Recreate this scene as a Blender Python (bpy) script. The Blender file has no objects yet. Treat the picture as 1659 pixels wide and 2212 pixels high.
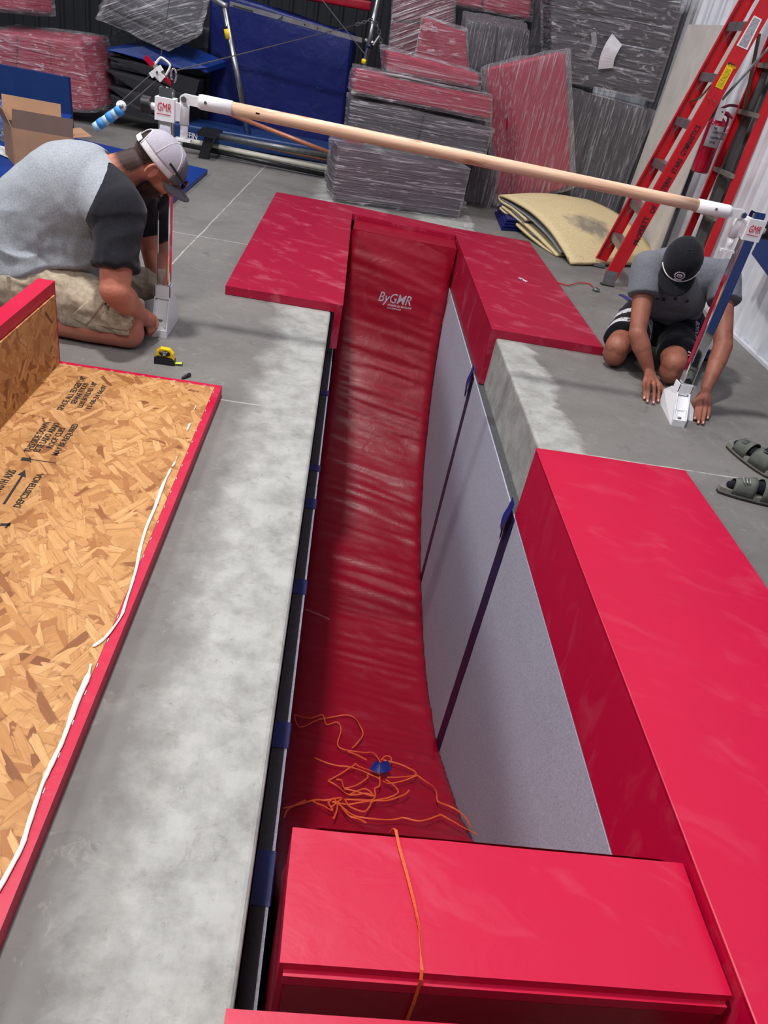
import bpy, bmesh, math, random
from mathutils import Vector, Matrix, noise
import numpy as np
random.seed(7)
S = bpy.context.scene
COL = S.collection
V = Vector
# ------------------------------------------------------------------ camera
IW, IH, FPX, CAMH = 1659.0, 2212.0, 1618.09, 1.4
def _d(px, py):
    return V((px-IW/2, -(py-IH/2), -FPX)).normalized()
_up = -_d(311, 3575)
_y = _d(803, 40); _y = (_y-_up*_y.dot(_up)).normalized()
_x = _y.cross(_up)
RW = Matrix((_x, _y, _up))                      # camera axes -> world axes
cam = bpy.data.cameras.new('camera'); cam_o = bpy.data.objects.new('camera', cam); COL.objects.link(cam_o)
cam.sensor_fit = 'VERTICAL'; cam.sensor_height = 36.0; cam.lens = FPX/IH*36.0
cam.clip_start = 0.02; cam.clip_end = 100
cam_o.matrix_world = Matrix.Translation((0, 0, CAMH)) @ RW.to_4x4()
S.camera = cam_o
def ray(px, py): return RW @ V((px-IW/2, -(py-IH/2), -FPX))
def GZ(px, py, z=0.0):
    r = ray(px, py); return V((0, 0, CAMH))+r*((z-CAMH)/r.z)
def GY(px, py, y):
    r = ray(px, py); return V((0, 0, CAMH))+r*(y/r.y)
def GX(px, py, x):
    r = ray(px, py); return V((0, 0, CAMH))+r*(x/r.x)
# ------------------------------------------------------------------ light
w = bpy.data.worlds.new('world'); S.world = w; w.use_nodes = True
w.node_tree.nodes['Background'].inputs[0].default_value = (0.80, 0.84, 0.92, 1)
w.node_tree.nodes['Background'].inputs[1].default_value = 0.10
def area(name, loc, tgt, sx, sy, power, col=(1, 1, 1)):
    l = bpy.data.lights.new(name, 'AREA'); l.shape = 'RECTANGLE'; l.size = sx; l.size_y = sy
    l.energy = power; l.color = col
    o = bpy.data.objects.new(name, l); COL.objects.link(o); o.location = loc
    o.rotation_euler = (V(tgt)-V(loc)).to_track_quat('-Z', 'Y').to_euler(); return o
area('high_bay_light', (-1.0, 2.6, 6.3), (-1.0, 2.6, 0), .42, .42, 330, (1.0, .97, .95))
area('high_bay_light', (-1.0, 7.8, 6.3), (-1.0, 7.8, 0), .6, .6, 120, (.93, .96, 1.0))
area('high_bay_light', (-.6, -1.6, 6.3), (-.2, -.6, 0), .8, .8, 150, (1.0, .97, .95))
area('high_bay_light', (-5.6, 1.4, 5.2), (-.5, 1.8, 0), 1.4, 1.4, 180, (1.0, .98, .96))
area('high_bay_light', (-5.6, 6.6, 6.0), (1.5, 6.5, 0), 1.4, 1.4, 110, (.95, .97, 1.0))
S.view_settings.view_transform = 'Standard'; S.view_settings.look = 'None'
S.view_settings.gamma = 1.0; S.view_settings.use_curve_mapping = False
S.view_settings.exposure = 0.05
S.cycles.max_bounces = 8; S.cycles.transparent_max_bounces = 16
S.cycles.use_denoising = True
# ------------------------------------------------------------------ materials
def lin(c): return tuple(((v/255)/12.92 if v/255 <= .04045 else ((v/255+.055)/1.055)**2.4) for v in c)+(1,)
class NT:
    def __init__(s, name):
        s.m = bpy.data.materials.new(name); s.m.use_nodes = True
        s.t = s.m.node_tree; s.b = s.t.nodes['Principled BSDF']; s.o = s.t.nodes['Material Output']
    def n(s, typ, **k):
        nd = s.t.nodes.new(typ)
        for a, v in k.items(): setattr(nd, a, v)
        return nd
    def l(s, a, b): s.t.links.new(a, b)
    def co(s, scale=(1, 1, 1), rot=(0, 0, 0), loc=(0, 0, 0)):
        tc = s.n('ShaderNodeTexCoord'); return s.rs(tc.outputs['Object'], scale, rot, loc)
    def rs(s, src, scale, rot, loc=(0, 0, 0)):
        if tuple(rot) != (0, 0, 0):
            m0 = s.n('ShaderNodeMapping'); m0.inputs[2].default_value = rot; s.l(src, m0.inputs[0]); src = m0.outputs[0]
        mp = s.n('ShaderNodeMapping'); mp.inputs[1].default_value = loc; mp.inputs[3].default_value = scale
        s.l(src, mp.inputs[0]); return mp.outputs[0]
    def world(s, scale=(1, 1, 1), rot=(0, 0, 0)):
        g = s.n('ShaderNodeNewGeometry'); return s.rs(g.outputs['Position'], scale, rot)
    def noise(s, vec, scale, detail=4, rough=.55, dist=0):
        nd = s.n('ShaderNodeTexNoise'); s.l(vec, nd.inputs['Vector'])
        nd.inputs['Scale'].default_value = scale; nd.inputs['Detail'].default_value = detail
        nd.inputs['Roughness'].default_value = rough; nd.inputs['Distortion'].default_value = dist
        return nd.outputs['Fac']
    def ramp(s, fac, stops):
        r = s.n('ShaderNodeValToRGB'); e = r.color_ramp.elements
        while len(e) < len(stops): e.new(.5)
        for i, (p, c) in enumerate(stops):
            e[i].position = p; e[i].color = c if len(c) == 4 else tuple(c)+(1,)
        s.l(fac, r.inputs[0]); return r.outputs[0]
    def mask(s, fac, a, b):
        r = s.n('ShaderNodeMapRange'); r.inputs[1].default_value = a; r.inputs[2].default_value = b
        s.l(fac, r.inputs[0]); return r.outputs[0]
    def mix(s, fac, a, b, mode='MIX'):
        m = s.n('ShaderNodeMix', data_type='RGBA', blend_type=mode)
        if isinstance(fac, (int, float)): m.inputs[0].default_value = fac
        else: s.l(fac, m.inputs[0])
        for i, c in ((6, a), (7, b)):
            if isinstance(c, tuple): m.inputs[i].default_value = c
            else: s.l(c, m.inputs[i])
        return m.outputs[2]
    def math(s, op, a, b=None, c=None):
        m = s.n('ShaderNodeMath', operation=op)
        for i, v in enumerate((a, b, c)):
            if v is None: continue
            if isinstance(v, (int, float)): m.inputs[i].default_value = v
            else: s.l(v, m.inputs[i])
        return m.outputs[0]
    def bump(s, h, strength, dist=.01, prev=None):
        b = s.n('ShaderNodeBump'); b.inputs['Strength'].default_value = strength; b.inputs['Distance'].default_value = dist
        s.l(h, b.inputs['Height'])
        if prev is not None: s.l(prev, b.inputs['Normal'])
        s.l(b.outputs[0], s.b.inputs['Normal']); return b.outputs[0]
    def set(s, **k):
        nm = dict(col='Base Color', rough='Roughness', metal='Metallic', spec='Specular IOR Level', alpha='Alpha', sheen='Sheen Weight', coat='Coat Weight', sub='Subsurface Weight', trans='Transmission Weight')
        for a, v in k.items():
            i = s.b.inputs[nm[a]]
            if isinstance(v, (int, float, tuple)): i.default_value = v
            else: s.l(v, i)
        return s.m
def plain(name, c, rough=.5, metal=0, spec=.5, nz=.06, nscale=30, bumps=0.0):
    t = NT(name); co = t.co()
    f = t.noise(co, nscale, 4)
    k = lin(c); dk = tuple(v*(1-nz*2) for v in k[:3])+(1,); br = tuple(min(1, v*(1+nz*2)) for v in k[:3])+(1,)
    t.set(col=t.ramp(f, [(.3, dk), (.7, br)]), rough=rough, metal=metal, spec=spec)
    if bumps: t.bump(f, bumps, .003)
    return t.m
def vinyl(name, c, dust=.25, rough=.42, crease=.25, dustcol=(205, 120, 140), dscale=5):
    t = NT(name); co = t.co(); wn = t.co(scale=(1, 2.2, 1), rot=(0, 0, .5))
    big = t.noise(wn, dscale, 6, .62, .6)
    f = t.mask(big, .54, .78)
    fine = t.noise(co, 420, 2)
    f2 = t.math('MULTIPLY', f, dust)
    k = lin(c)
    base = t.mix(t.mask(t.noise(co, 2.0, 3), .3, .7), tuple(v*.94 for v in k[:3])+(1,), k)
    t.set(col=t.mix(f2, base, lin(dustcol)), rough=t.math('ADD', t.math('MULTIPLY', f, .15), rough), spec=.42)
    a = t.bump(fine, .06, .0006)
    t.bump(t.noise(t.co(scale=(1, 1.6, 1)), 7, 4, .5, 1.2), crease, .012, a)
    return t.m
M = {}
M['red'] = vinyl('crimson_vinyl', (192, 0, 56), dust=.14, crease=.12)
M['red_dusty'] = vinyl('dusty_crimson_vinyl', (160, 5, 50), dust=.46, dscale=4, crease=.15)
M['red_pit'] = vinyl('pit_shaded_crimson_vinyl', (148, 3, 36), dust=.08, crease=.25, rough=.36)  # crimson darkened for shade down in the pit; loose mats reuse it
M['navy'] = vinyl('royal_blue_vinyl', (10, 26, 98), dust=.06, crease=.5, dustcol=(70, 90, 150))
M['blue'] = vinyl('blue_panel_vinyl', (14, 56, 138), dust=.05, crease=.15, dustcol=(60, 100, 160))
M['blue_dull'] = vinyl('dull_blue_vinyl', (22, 54, 108), dust=.05, crease=.15, dustcol=(60, 100, 160))
M['black_foam'] = plain('black_foam', (34, 34, 40), .85, bumps=.3, nscale=120)
M['pink'] = vinyl('wrapped_red_vinyl', (158, 22, 58), dust=.2, crease=.6)
M['pink_dark'] = vinyl('wrapped_maroon_vinyl', (104, 16, 44), dust=.15, crease=.5)
M['charcoal'] = vinyl('charcoal_vinyl', (50, 50, 60), dust=.2, crease=.6, dustcol=(110, 108, 118))
M['black_mat'] = vinyl('black_pad_vinyl', (40, 42, 50), dust=.25, crease=.8, dustcol=(90, 90, 100))
M['plum'] = vinyl('dark_plum_vinyl', (56, 40, 54), dust=.15, crease=.6, dustcol=(100, 80, 100))
def wrapmat(name, sc, rot=(0, 0, 0), amt=.5, thr=.52):
    t = NT(name)
    st = t.noise(t.co(scale=tuple(v*(.5 if v < 3 else 2.0) for v in sc), rot=rot), 5, 3, .55, .25)
    st2 = t.noise(t.co(scale=tuple(v*.7 for v in sc), rot=rot), 9, 3, .5, .6)
    a = t.math('MULTIPLY', t.mask(st, thr, .74), amt)
    b = t.math('MULTIPLY', t.mask(st2, .60, .72), amt*.9)
    f = t.math('ADD', t.math('MAXIMUM', a, b), .13)
    t.set(col=(.74, .70, .76, 1), rough=.2, spec=.9, alpha=f)
    t.bump(st, 1.0, .03)
    return t.m
M['wrap_h'] = wrapmat('clear_stretch_wrap', (.9, .9, 7))
M['wrap_v'] = wrapmat('clear_stretch_wrap_upright', (7, 7, .9), amt=.42)
M['wrap_d'] = wrapmat('clear_stretch_wrap_slanted', (1.0, 1.0, 7), rot=(0, .45, 0), amt=.55)
M['wrap_soft'] = wrapmat('clear_stretch_wrap_loose', (2, 2, 4), amt=.42, thr=.56)
# concrete --------------------------------------------------------------
def concrete():
    t = NT('polished_concrete'); P = t.world()
    sx = t.n('ShaderNodeSeparateXYZ'); t.l(P, sx.inputs[0]); X, Y, Zc = sx.outputs
    n1 = t.noise(P, 1.6, 8, .6, .4); n2 = t.noise(P, 7, 8, .65, .8); n3 = t.noise(P, 60, 4, .6)
    base = t.ramp(n1, [(.25, lin((104, 101, 99))), (.5, lin((122, 119, 116))), (.75, lin((136, 132, 129)))])
    base = t.mix(t.mask(n2, .60, .78), base, lin((84, 82, 82)))
    base = t.mix(t.math('MULTIPLY', t.mask(n2, .44, .28), .5), base, lin((150, 147, 143)))
    # brighter trowelled strips along the two sides of the pit
    wob = t.math('MULTIPLY', t.math('SUBTRACT', t.noise(P, 3.2, 7, .7), .5), .34)
    xl = t.math('ADD', X, wob)
    left = t.math('MULTIPLY', t.mask(xl, -.32, -.20), t.mask(X, .4, .3))
    right = t.math('MULTIPLY', t.mask(xl, 1.19, 1.15), t.mask(X, .6, .7))
    band = t.math('ADD', left, right)
    bandc = t.ramp(t.noise(P, 9, 8, .7), [(.3, lin((142, 143, 139))), (.6, lin((184, 185, 181)))])
    base = t.mix(t.math('MULTIPLY', band, .92), base, bandc)
    # scratches and saw-cut joints
    wl = t.math('MULTIPLY', t.math('SUBTRACT', t.noise(P, 4, 5), .5), .02)
    def line(C, at, wdt): return t.mask(t.math('ABSOLUTE', t.math('SUBTRACT', t.math('ADD', C, wl), at)), wdt, wdt*.4)
    off = t.mask(t.math('ABSOLUTE', t.math('SUBTRACT', X, .46)), .68, .72)
    offl = t.math('MULTIPLY', off, t.mask(t.math('ABSOLUTE', X), 3.0, 2.95))
    tilt = t.math('ADD', X, t.math('MULTIPLY', Y, -.033))
    lines = t.math('MAXIMUM', t.math('MULTIPLY', line(Y, 2.84, .006), offl), t.math('MULTIPLY', line(tilt, -1.115, .006), t.mask(Y, 4.0, 4.2)))
    lines = t.math('MAXIMUM', lines, t.math('MULTIPLY', line(Y, 5.22, .005), t.mask(X, -.5, -.6)))
    base = t.mix(t.math('MULTIPLY', lines, t.mask(n2, .3, .5)), base, lin((190, 187, 182)))
    # fine scratches
    sc = t.noise(t.world(scale=(1, 14, 1), rot=(0, 0, .6)), 6, 6, .75)
    sc2 = t.noise(t.world(scale=(14, 1, 1), rot=(0, 0, .25)), 6, 6, .75)
    base = t.mix(t.math('MULTIPLY', t.math('MAXIMUM', t.mask(sc, .66, .74), t.mask(sc2, .66, .74)), .35), base, lin((176, 172, 168)))
    base = t.mix(t.math('MULTIPLY', n3, .18), base, lin((120, 118, 116)))
    pit = t.noise(P, 34, 6, .75, .6); base = t.mix(t.math('MULTIPLY', t.mask(pit, .60, .70), .45), base, lin((92, 90, 87)))
    pit2 = t.noise(P, 11, 9, .78, 1.0); base = t.mix(t.math('MULTIPLY', t.mask(pit2, .57, .66), .35), base, lin((110, 107, 104)))
    base = t.mix(t.math('MULTIPLY', t.mask(pit2, .42, .34), .30), base, lin((172, 170, 165)))
    t.set(col=base, rough=t.ramp(n2, [(.3, (.42,)*3), (.7, (.62,)*3)]), spec=.35)
    a = t.bump(n3, .12, .002)
    t.bump(t.noise(P, 14, 9, .8, .5), .5, .010, a)
    return t.m
M['concrete'] = concrete()
def osb():
    t = NT('strand_board')
    col = t.ramp(t.noise(t.co(), 18, 6, .7), [(.3, lin((168, 118, 68))), (.7, lin((200, 152, 96)))])
    h = None
    for i, ang in enumerate((.15, 1.2, 2.2, .75, 1.75, 2.75, .45, 2.45)):
        vec = t.co(scale=(1, .24, 1), rot=(0, 0, ang), loc=(i*3.7, i*1.9, 0))
        v = t.n('ShaderNodeTexVoronoi', feature='F1'); v.voronoi_dimensions = '2D'; v.distance = 'CHEBYCHEV'
        dd = t.n('ShaderNodeVectorMath', operation='ADD')
        nn = t.n('ShaderNodeTexNoise'); nn.inputs['Scale'].default_value = 22; nn.inputs['Detail'].default_value = 3; t.l(vec, nn.inputs['Vector'])
        sc = t.n('ShaderNodeVectorMath', operation='SCALE'); sc.inputs[3].default_value = .03; t.l(nn.outputs['Color'], sc.inputs[0])
        t.l(vec, dd.inputs[0]); t.l(sc.outputs[0], dd.inputs[1]); t.l(dd.outputs[0], v.inputs['Vector'])
        v.inputs['Scale'].default_value = 24+3*i
        sep = t.n('ShaderNodeSeparateColor'); t.l(v.outputs['Color'], sep.inputs[0])
        on = t.mask(sep.outputs[0], .66, .665)
        edge = t.mask(v.outputs['Distance'], .46, .42)
        fac = t.math('MULTIPLY', on, edge)
        grain = t.noise(t.co(scale=(1, .07, 1), rot=(0, 0, ang), loc=(i*3.7, i*1.9, 0)), 170, 4, .6)
        tone = t.ramp(sep.outputs[1], [(0, lin((118, 68, 36))), (.08, lin((160, 104, 58))), (.3, lin((184, 132, 78))), (.65, lin((196, 146, 92))), (1, lin((208, 160, 106)))])
        tone = t.mix(t.math('MULTIPLY', t.mask(grain, .42, .68), .42), tone, lin((146, 92, 50)))
        col = t.mix(fac, t.mix(t.math('MULTIPLY', t.math('MULTIPLY', on, t.mask(v.outputs['Distance'], .56, .46)), .45), col, lin((128, 78, 40))), tone)
        hh = t.math('MULTIPLY', fac, sep.outputs[2]); h = hh if h is None else t.math('MAXIMUM', h, hh)
    t.set(col=col, rough=.55, spec=.35)
    t.bump(h, .5, .003)
    return t.m
M['osb'] = osb()
def fibre():
    t = NT('grey_fibre_felt'); co = t.co()
    f = t.noise(co, 160, 6, .8); g = t.noise(co, 3, 4)
    c = t.ramp(f, [(.32, lin((142, 142, 158))), (.68, lin((200, 200, 214)))])
    t.set(col=t.mix(t.math('MULTIPLY', g, .3), c, lin((146, 140, 162))), rough=.9, spec=.15)
    t.bump(f, .4, .004); return t.m
M['felt'] = fibre()
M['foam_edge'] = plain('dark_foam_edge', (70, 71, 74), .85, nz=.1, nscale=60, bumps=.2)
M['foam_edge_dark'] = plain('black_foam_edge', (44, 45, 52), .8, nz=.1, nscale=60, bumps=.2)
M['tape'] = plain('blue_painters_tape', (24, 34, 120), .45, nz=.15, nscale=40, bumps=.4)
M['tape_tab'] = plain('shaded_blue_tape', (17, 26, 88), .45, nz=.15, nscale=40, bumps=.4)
M['tape_dark'] = plain('navy_tape', (16, 20, 62), .5, nz=.12, nscale=60, bumps=.3)
M['chrome'] = plain('chrome', (225, 225, 228), .06, metal=1, nz=.01)
M['steel'] = plain('galvanised_steel', (168, 172, 178), .28, metal=1, nz=.08)
M['alu'] = plain('brushed_aluminium', (150, 150, 154), .4, metal=.85, nz=.1, nscale=14)
M['white'] = plain('white_powder_coat', (232, 233, 238), .35, nz=.015)
M['white_soft'] = plain('white_plastic', (222, 222, 226), .5, nz=.03)
M['black'] = plain('black_plastic', (22, 22, 26), .42, nz=.08)
M['blackmetal'] = plain('black_steel', (30, 31, 34), .35, nz=.1)
M['ladder'] = plain('red_fibreglass', (192, 20, 34), .42, nz=.05, nscale=9)
M['paper'] = plain('white_paper', (214, 212, 220), .7, nz=.05)
M['yellow'] = plain('yellow_plastic', (240, 200, 0), .35, nz=.02)
M['tapeblade'] = plain('lime_tape_blade', (214, 226, 60), .35, nz=.02)
M['bronze'] = plain('bronze_tube', (186, 122, 98), .4, metal=.3, nz=.08)
M['ivory'] = plain('ivory_tube', (205, 203, 190), .45, nz=.05)
M['greytube'] = plain('grey_steel_tube', (112, 114, 116), .4, metal=.6, nz=.1)
M['orange'] = plain('orange_webbing', (208, 84, 34), .6, nz=.1, nscale=200)
M['caulk'] = plain('white_glue', (236, 226, 212), .4, nz=.04, bumps=.2)
M['ink'] = plain('black_ink', (30, 26, 26), .7, nz=.2, nscale=120)
M['ink_red'] = plain('red_print', (200, 14, 60), .5, nz=.02)
M['print_white'] = plain('white_print', (226, 216, 232), .5, nz=.03)
M['cream'] = plain('cream_board', (196, 190, 184), .7, nz=.05, nscale=6)
M['darkstrip'] = plain('dark_grey_strip', (78, 78, 80), .7, nz=.1, nscale=6)
M['extred'] = plain('deep_red_paint', (172, 8, 48), .25, nz=.03)
M['card'] = plain('cardboard', (168, 128, 98), .8, nz=.04, nscale=8)
M['card_shade'] = plain('shaded_cardboard', (104, 82, 74), .85, nz=.04, nscale=8)  # darker cardboard copy, painting shadow on the front flap and far side
M['brass'] = plain('dull_brass', (110, 96, 74), .45, metal=.6, nz=.12)
M['skin1'] = None
def wood():
    t = NT('pale_birch'); g = t.noise(t.co(scale=(.5, 12, 12)), 5, 8, .7, .6); k = t.noise(t.co(scale=(1.2, 6, 6)), 5, 3)
    c = t.ramp(g, [(.3, lin((190, 144, 116))), (.48, lin((220, 182, 154))), (.7, lin((234, 204, 180)))])
    t.set(col=t.mix(t.mask(k, .58, .70), c, lin((188, 134, 98))), rough=.5, spec=.3); return t.m
M['wood'] = wood()
def yfoam():
    t = NT('yellow_foam'); co = t.co(); f = t.noise(co, 50, 6, .7)
    c = t.ramp(f, [(.3, lin((198, 178, 136))), (.7, lin((222, 204, 162)))])
    P = t.world(); d = t.n('ShaderNodeVectorMath', operation='DISTANCE'); t.l(P, d.inputs[0]); d.inputs[1].default_value = STAIN
    nz = t.math('ADD', d.outputs['Value'], t.math('MULTIPLY', t.math('SUBTRACT', t.noise(co, 6, 7, .7), .5), .55))
    c = t.mix(t.math('MULTIPLY', t.mask(nz, .26, .10), .8), c, lin((112, 106, 104)))
    t.set(col=c, rough=.9, spec=.1); t.bump(f, .35, .004); return t.m
STAIN = tuple(GY(1265, 505, 6.95))
M['yfoam'] = yfoam()
def cloth(name, c1, c2, scale=90, bumps=.3, rough=.85, st=(1, 1, 1)):
    t = NT(name); f = t.noise(t.co(scale=st), scale, 5, .7)
    t.set(col=t.ramp(f, [(.36, lin(c1)), (.64, lin(c2))]), rough=rough, spec=.15, sheen=.1); t.bump(f, bumps, .002)
    return t.m
M['heather'] = cloth('heather_grey_jersey', (138, 144, 152), (164, 170, 178), 150, .15)
M['grey_tee'] = cloth('mid_grey_jersey', (98, 101, 110), (118, 121, 130), 160, .15)
M['black_tee'] = cloth('black_jersey', (24, 25, 32), (34, 35, 43), 160, .15)
M['khaki'] = cloth('khaki_twill', (158, 144, 126), (186, 172, 152), 60, .3)
M['shorts_black'] = cloth('black_shorts_fabric', (14, 15, 22), (24, 25, 33), 120, .15)
M['cap_white'] = cloth('white_mesh_fabric', (196, 190, 198), (226, 220, 226), 220, .4)
M['cap_mesh'] = cloth('grey_mesh_fabric', (160, 156, 170), (190, 186, 198), 300, .5)
M['cap_grey'] = cloth('grey_cap_fabric', (84, 84, 92), (104, 104, 112), 200, .2)
M['cap_black'] = cloth('black_cap_fabric', (16, 17, 21), (30, 31, 36), 120, .2)
def skin(name, c, c2, beard=None):
    t = NT(name); co = t.co(); f = t.noise(co, 9, 5, .6); g = t.noise(co, 240, 3)
    at = t.n('ShaderNodeAttribute', attribute_name='stubble'); hm = t.mask(t.math('ADD', at.outputs['Fac'], t.math('MULTIPLY', t.math('SUBTRACT', t.noise(co, 120, 4, .7), .5), .5)), .15, .75)
    col = t.mix(hm, t.ramp(f, [(.3, lin(c)), (.7, lin(c2))]), lin((58, 38, 36)))
    t.set(col=col, rough=.52, spec=.35, sub=.06)
    t.b.inputs['Subsurface Radius'].default_value = (.02, .008, .004)
    a = t.bump(g, .12, .001); t.bump(t.noise(co, 45, 4), .2, .003, a)
    return t.m
M['skin1'] = skin('ruddy_skin', (164, 96, 80), (190, 124, 104))
M['skin2'] = skin('tanned_skin', (132, 78, 62), (166, 108, 90))
M['skin_leg'] = skin('pale_leg_skin', (176, 124, 112), (200, 150, 138))
M['skin_face'] = skin('flushed_face_skin', (158, 84, 78), (182, 106, 96))
M['hair'] = cloth('short_dark_hair', (46, 31, 30), (66, 44, 41), 260, .6)
M['stubble'] = cloth('dark_beard', (42, 26, 26), (74, 44, 40), 260, .5)
M['nail'] = plain('fingernail', (214, 158, 148), .35, nz=.02)
M['leather'] = plain('grey_green_leather', (86, 90, 84), .6, nz=.12, nscale=20, bumps=.2)
M['sock'] = cloth('black_sock', (18, 16, 26), (28, 25, 36), 150, .2)
M['sole'] = plain('dark_rubber', (40, 38, 38), .8, nz=.1)
M['cork'] = plain('grey_footbed_rim', (122, 120, 112), .7, nz=.1)
def corr():
    t = NT('white_corrugated_steel'); f = t.noise(t.world(), 3, 6, .6)
    t.set(col=t.ramp(f, [(.3, lin((196, 198, 206))), (.7, lin((220, 222, 230)))]), rough=.35, spec=.5); return t.m
M['corr'] = corr(); M['wall_gap_shade'] = plain('gap_shade_wall', (26, 28, 36), .8)  # back wall near black, painting the shade in gaps between the stacks
M['ceiling'] = plain('white_insulation', (205, 206, 210), .8, nz=.03)
def clearbag():
    t = NT('clear_plastic_bag'); f = t.noise(t.co(), 30, 6, .7, 1)
    t.set(col=(.75, .78, .85, 1), rough=.12, spec=.9, alpha=t.math('ADD', t.math('MULTIPLY', t.mask(f, .5, .7), .5), .12)); t.bump(f, 1, .02); return t.m
M['bag'] = clearbag()
# ------------------------------------------------------------------ helpers
def wloc(o):
    v = V((0, 0, 0))
    while o is not None: v = v+o.location; o = o.parent
    return v
def tag(o, label=None, cat=None, group=None, kind=None):
    if label: o['label'] = label
    if cat: o['category'] = cat
    if group: o['group'] = group
    if kind: o['kind'] = kind
    return o
def thing(name, loc, label, cat, group=None):
    o = bpy.data.objects.new(name, None); COL.objects.link(o); o.location = V(loc); o.empty_display_size = .05
    return tag(o, label, cat, group)
def add(name, bm, mat, parent=None, smooth=False, label=None, cat=None, group=None, kind=None, origin=None):
    """links a bmesh (built in world coordinates) as ONE mesh object"""
    if isinstance(bm, bpy.types.Mesh): me = bm; me.name = name
    else:
        me = bpy.data.meshes.new(name); bmesh.ops.recalc_face_normals(bm, faces=bm.faces) if len(bm.faces) else None
        bm.to_mesh(me); bm.free()
    o = bpy.data.objects.new(name, me); COL.objects.link(o)
    off = V((0, 0, 0))
    if parent is not None: o.parent = parent; base = wloc(parent)
    else: base = V((0, 0, 0))
    n = len(me.vertices); a = np.empty(n*3); me.vertices.foreach_get('co', a); a = a.reshape(-1, 3)
    if n and parent is None and kind != 'structure':
        mn = a.min(0); mx = a.max(0); base = V(((mn[0]+mx[0])/2, (mn[1]+mx[1])/2, mn[2])); o.location = base
    if n: a -= np.array(base); me.vertices.foreach_set('co', a.ravel()); me.update()
    for m in (mat if isinstance(mat, (list, tuple)) else [mat]): me.materials.append(m)
    if smooth: me.polygons.foreach_set('use_smooth', [True]*len(me.polygons)); 
    return tag(o, label, cat, group, kind)
def box(bm, p0, p1, M4=None):
    x0, y0, z0 = p0; x1, y1, z1 = p1
    vs = [bm.verts.new(c) for c in ((x0, y0, z0), (x1, y0, z0), (x1, y1, z0), (x0, y1, z0), (x0, y0, z1), (x1, y0, z1), (x1, y1, z1), (x0, y1, z1))]
    if M4 is not None:
        for v in vs: v.co = M4 @ v.co
    for f in ((0, 3, 2, 1), (4, 5, 6, 7), (0, 1, 5, 4), (1, 2, 6, 5), (2, 3, 7, 6), (3, 0, 4, 7)): bm.faces.new([vs[i] for i in f])
    return vs
def hexa(bm, c):
    """c: bottom ring of 4 then top ring of 4"""
    vs = [bm.verts.new(p) for p in c]
    for f in ((0, 3, 2, 1), (4, 5, 6, 7), (0, 1, 5, 4), (1, 2, 6, 5), (2, 3, 7, 6), (3, 0, 4, 7)): bm.faces.new([vs[i] for i in f])
    return vs
def prism(bm, ring, vec):
    """closed polygon ring extruded by vec"""
    a = [bm.verts.new(p) for p in ring]; b = [bm.verts.new(V(p)+V(vec)) for p in ring]; n = len(a)
    bm.faces.new(a[::-1]); bm.faces.new(b)
    for i in range(n): bm.faces.new((a[i], a[(i+1) % n], b[(i+1) % n], b[i]))
def bev(bm, w, seg=2, ang=.5):
    es = [e for e in bm.edges if len(e.link_faces) == 2 and e.calc_face_angle(0) > ang]
    if es: bmesh.ops.bevel(bm, geom=es, offset=w, segments=seg, profile=.6, affect='EDGES', clamp_overlap=True)
def frames(pts):
    T = [(pts[min(i+1, len(pts)-1)]-pts[max(i-1, 0)]).normalized() for i in range(len(pts))]
    ref = V((0, 0, 1)) if abs(T[0].z) < .9 else V((1, 0, 0))
    N = [(ref-T[0]*ref.dot(T[0])).normalized()]
    for i in range(1, len(pts)):
        n = N[-1]-T[i]*N[-1].dot(T[i]); N.append(n.normalized() if n.length > 1e-6 else N[-1])
    return T, N
def tube(bm, pts, r, seg=12, cap=True, sq=1.0, up=None):
    pts = [V(p) for p in pts]; T, N = frames(pts)
    if up is not None: N = [(V(up)-t*V(up).dot(t)).normalized() for t in T]
    rs = r if isinstance(r, (list, tuple)) else [r]*len(pts); rings = []
    for p, t, n, q in zip(pts, T, N, rs):
        b = t.cross(n)
        rings.append([bm.verts.new(p+(n*math.cos(2*math.pi*k/seg)*sq+b*math.sin(2*math.pi*k/seg))*q) for k in range(seg)])
    for a, b in zip(rings, rings[1:]):
        for k in range(seg): bm.faces.new((a[k], a[(k+1) % seg], b[(k+1) % seg], b[k]))
    if cap: bm.faces.new(rings[0][::-1]); bm.faces.new(rings[-1])
def ribbon(bm, pts, wdt, th, up):
    """flat strap along pts; up is one vector or one per point"""
    pts = [V(p) for p in pts]; T, _ = frames(pts); rings = []
    for i, (p, t) in enumerate(zip(pts, T)):
        u = V(up[i]) if isinstance(up, list) else V(up)
        u = (u-t*u.dot(t)).normalized(); s = t.cross(u)
        rings.append([bm.verts.new(p+s*a*wdt/2+u*b*th) for a, b in ((-1, 0), (1, 0), (1, 1), (-1, 1))])
    for a, b in zip(rings, rings[1:]):
        for k in range(4): bm.faces.new((a[k], a[(k+1) % 4], b[(k+1) % 4], b[k]))
    bm.faces.new(rings[0][::-1]); bm.faces.new(rings[-1])
def spline(pts, n=8):
    pts = [V(p) for p in pts]; out = []
    for i in range(len(pts)-1):
        p0 = pts[max(i-1, 0)]; p1 = pts[i]; p2 = pts[i+1]; p3 = pts[min(i+2, len(pts)-1)]
        for k in range(n):
            t = k/n; out.append(.5*((2*p1)+(p2-p0)*t+(2*p0-5*p1+4*p2-p3)*t*t+(3*p1-p0-3*p2+p3)*t**3))
    out.append(pts[-1]); return out
def tb(name, pts, r, mat, parent=None, seg=12, **k):
    bm = bmesh.new(); tube(bm, pts, r, seg); return add(name, bm, mat, parent, smooth=True, **k) if seg > 8 else add(name, bm, mat, parent, **k)
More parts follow.
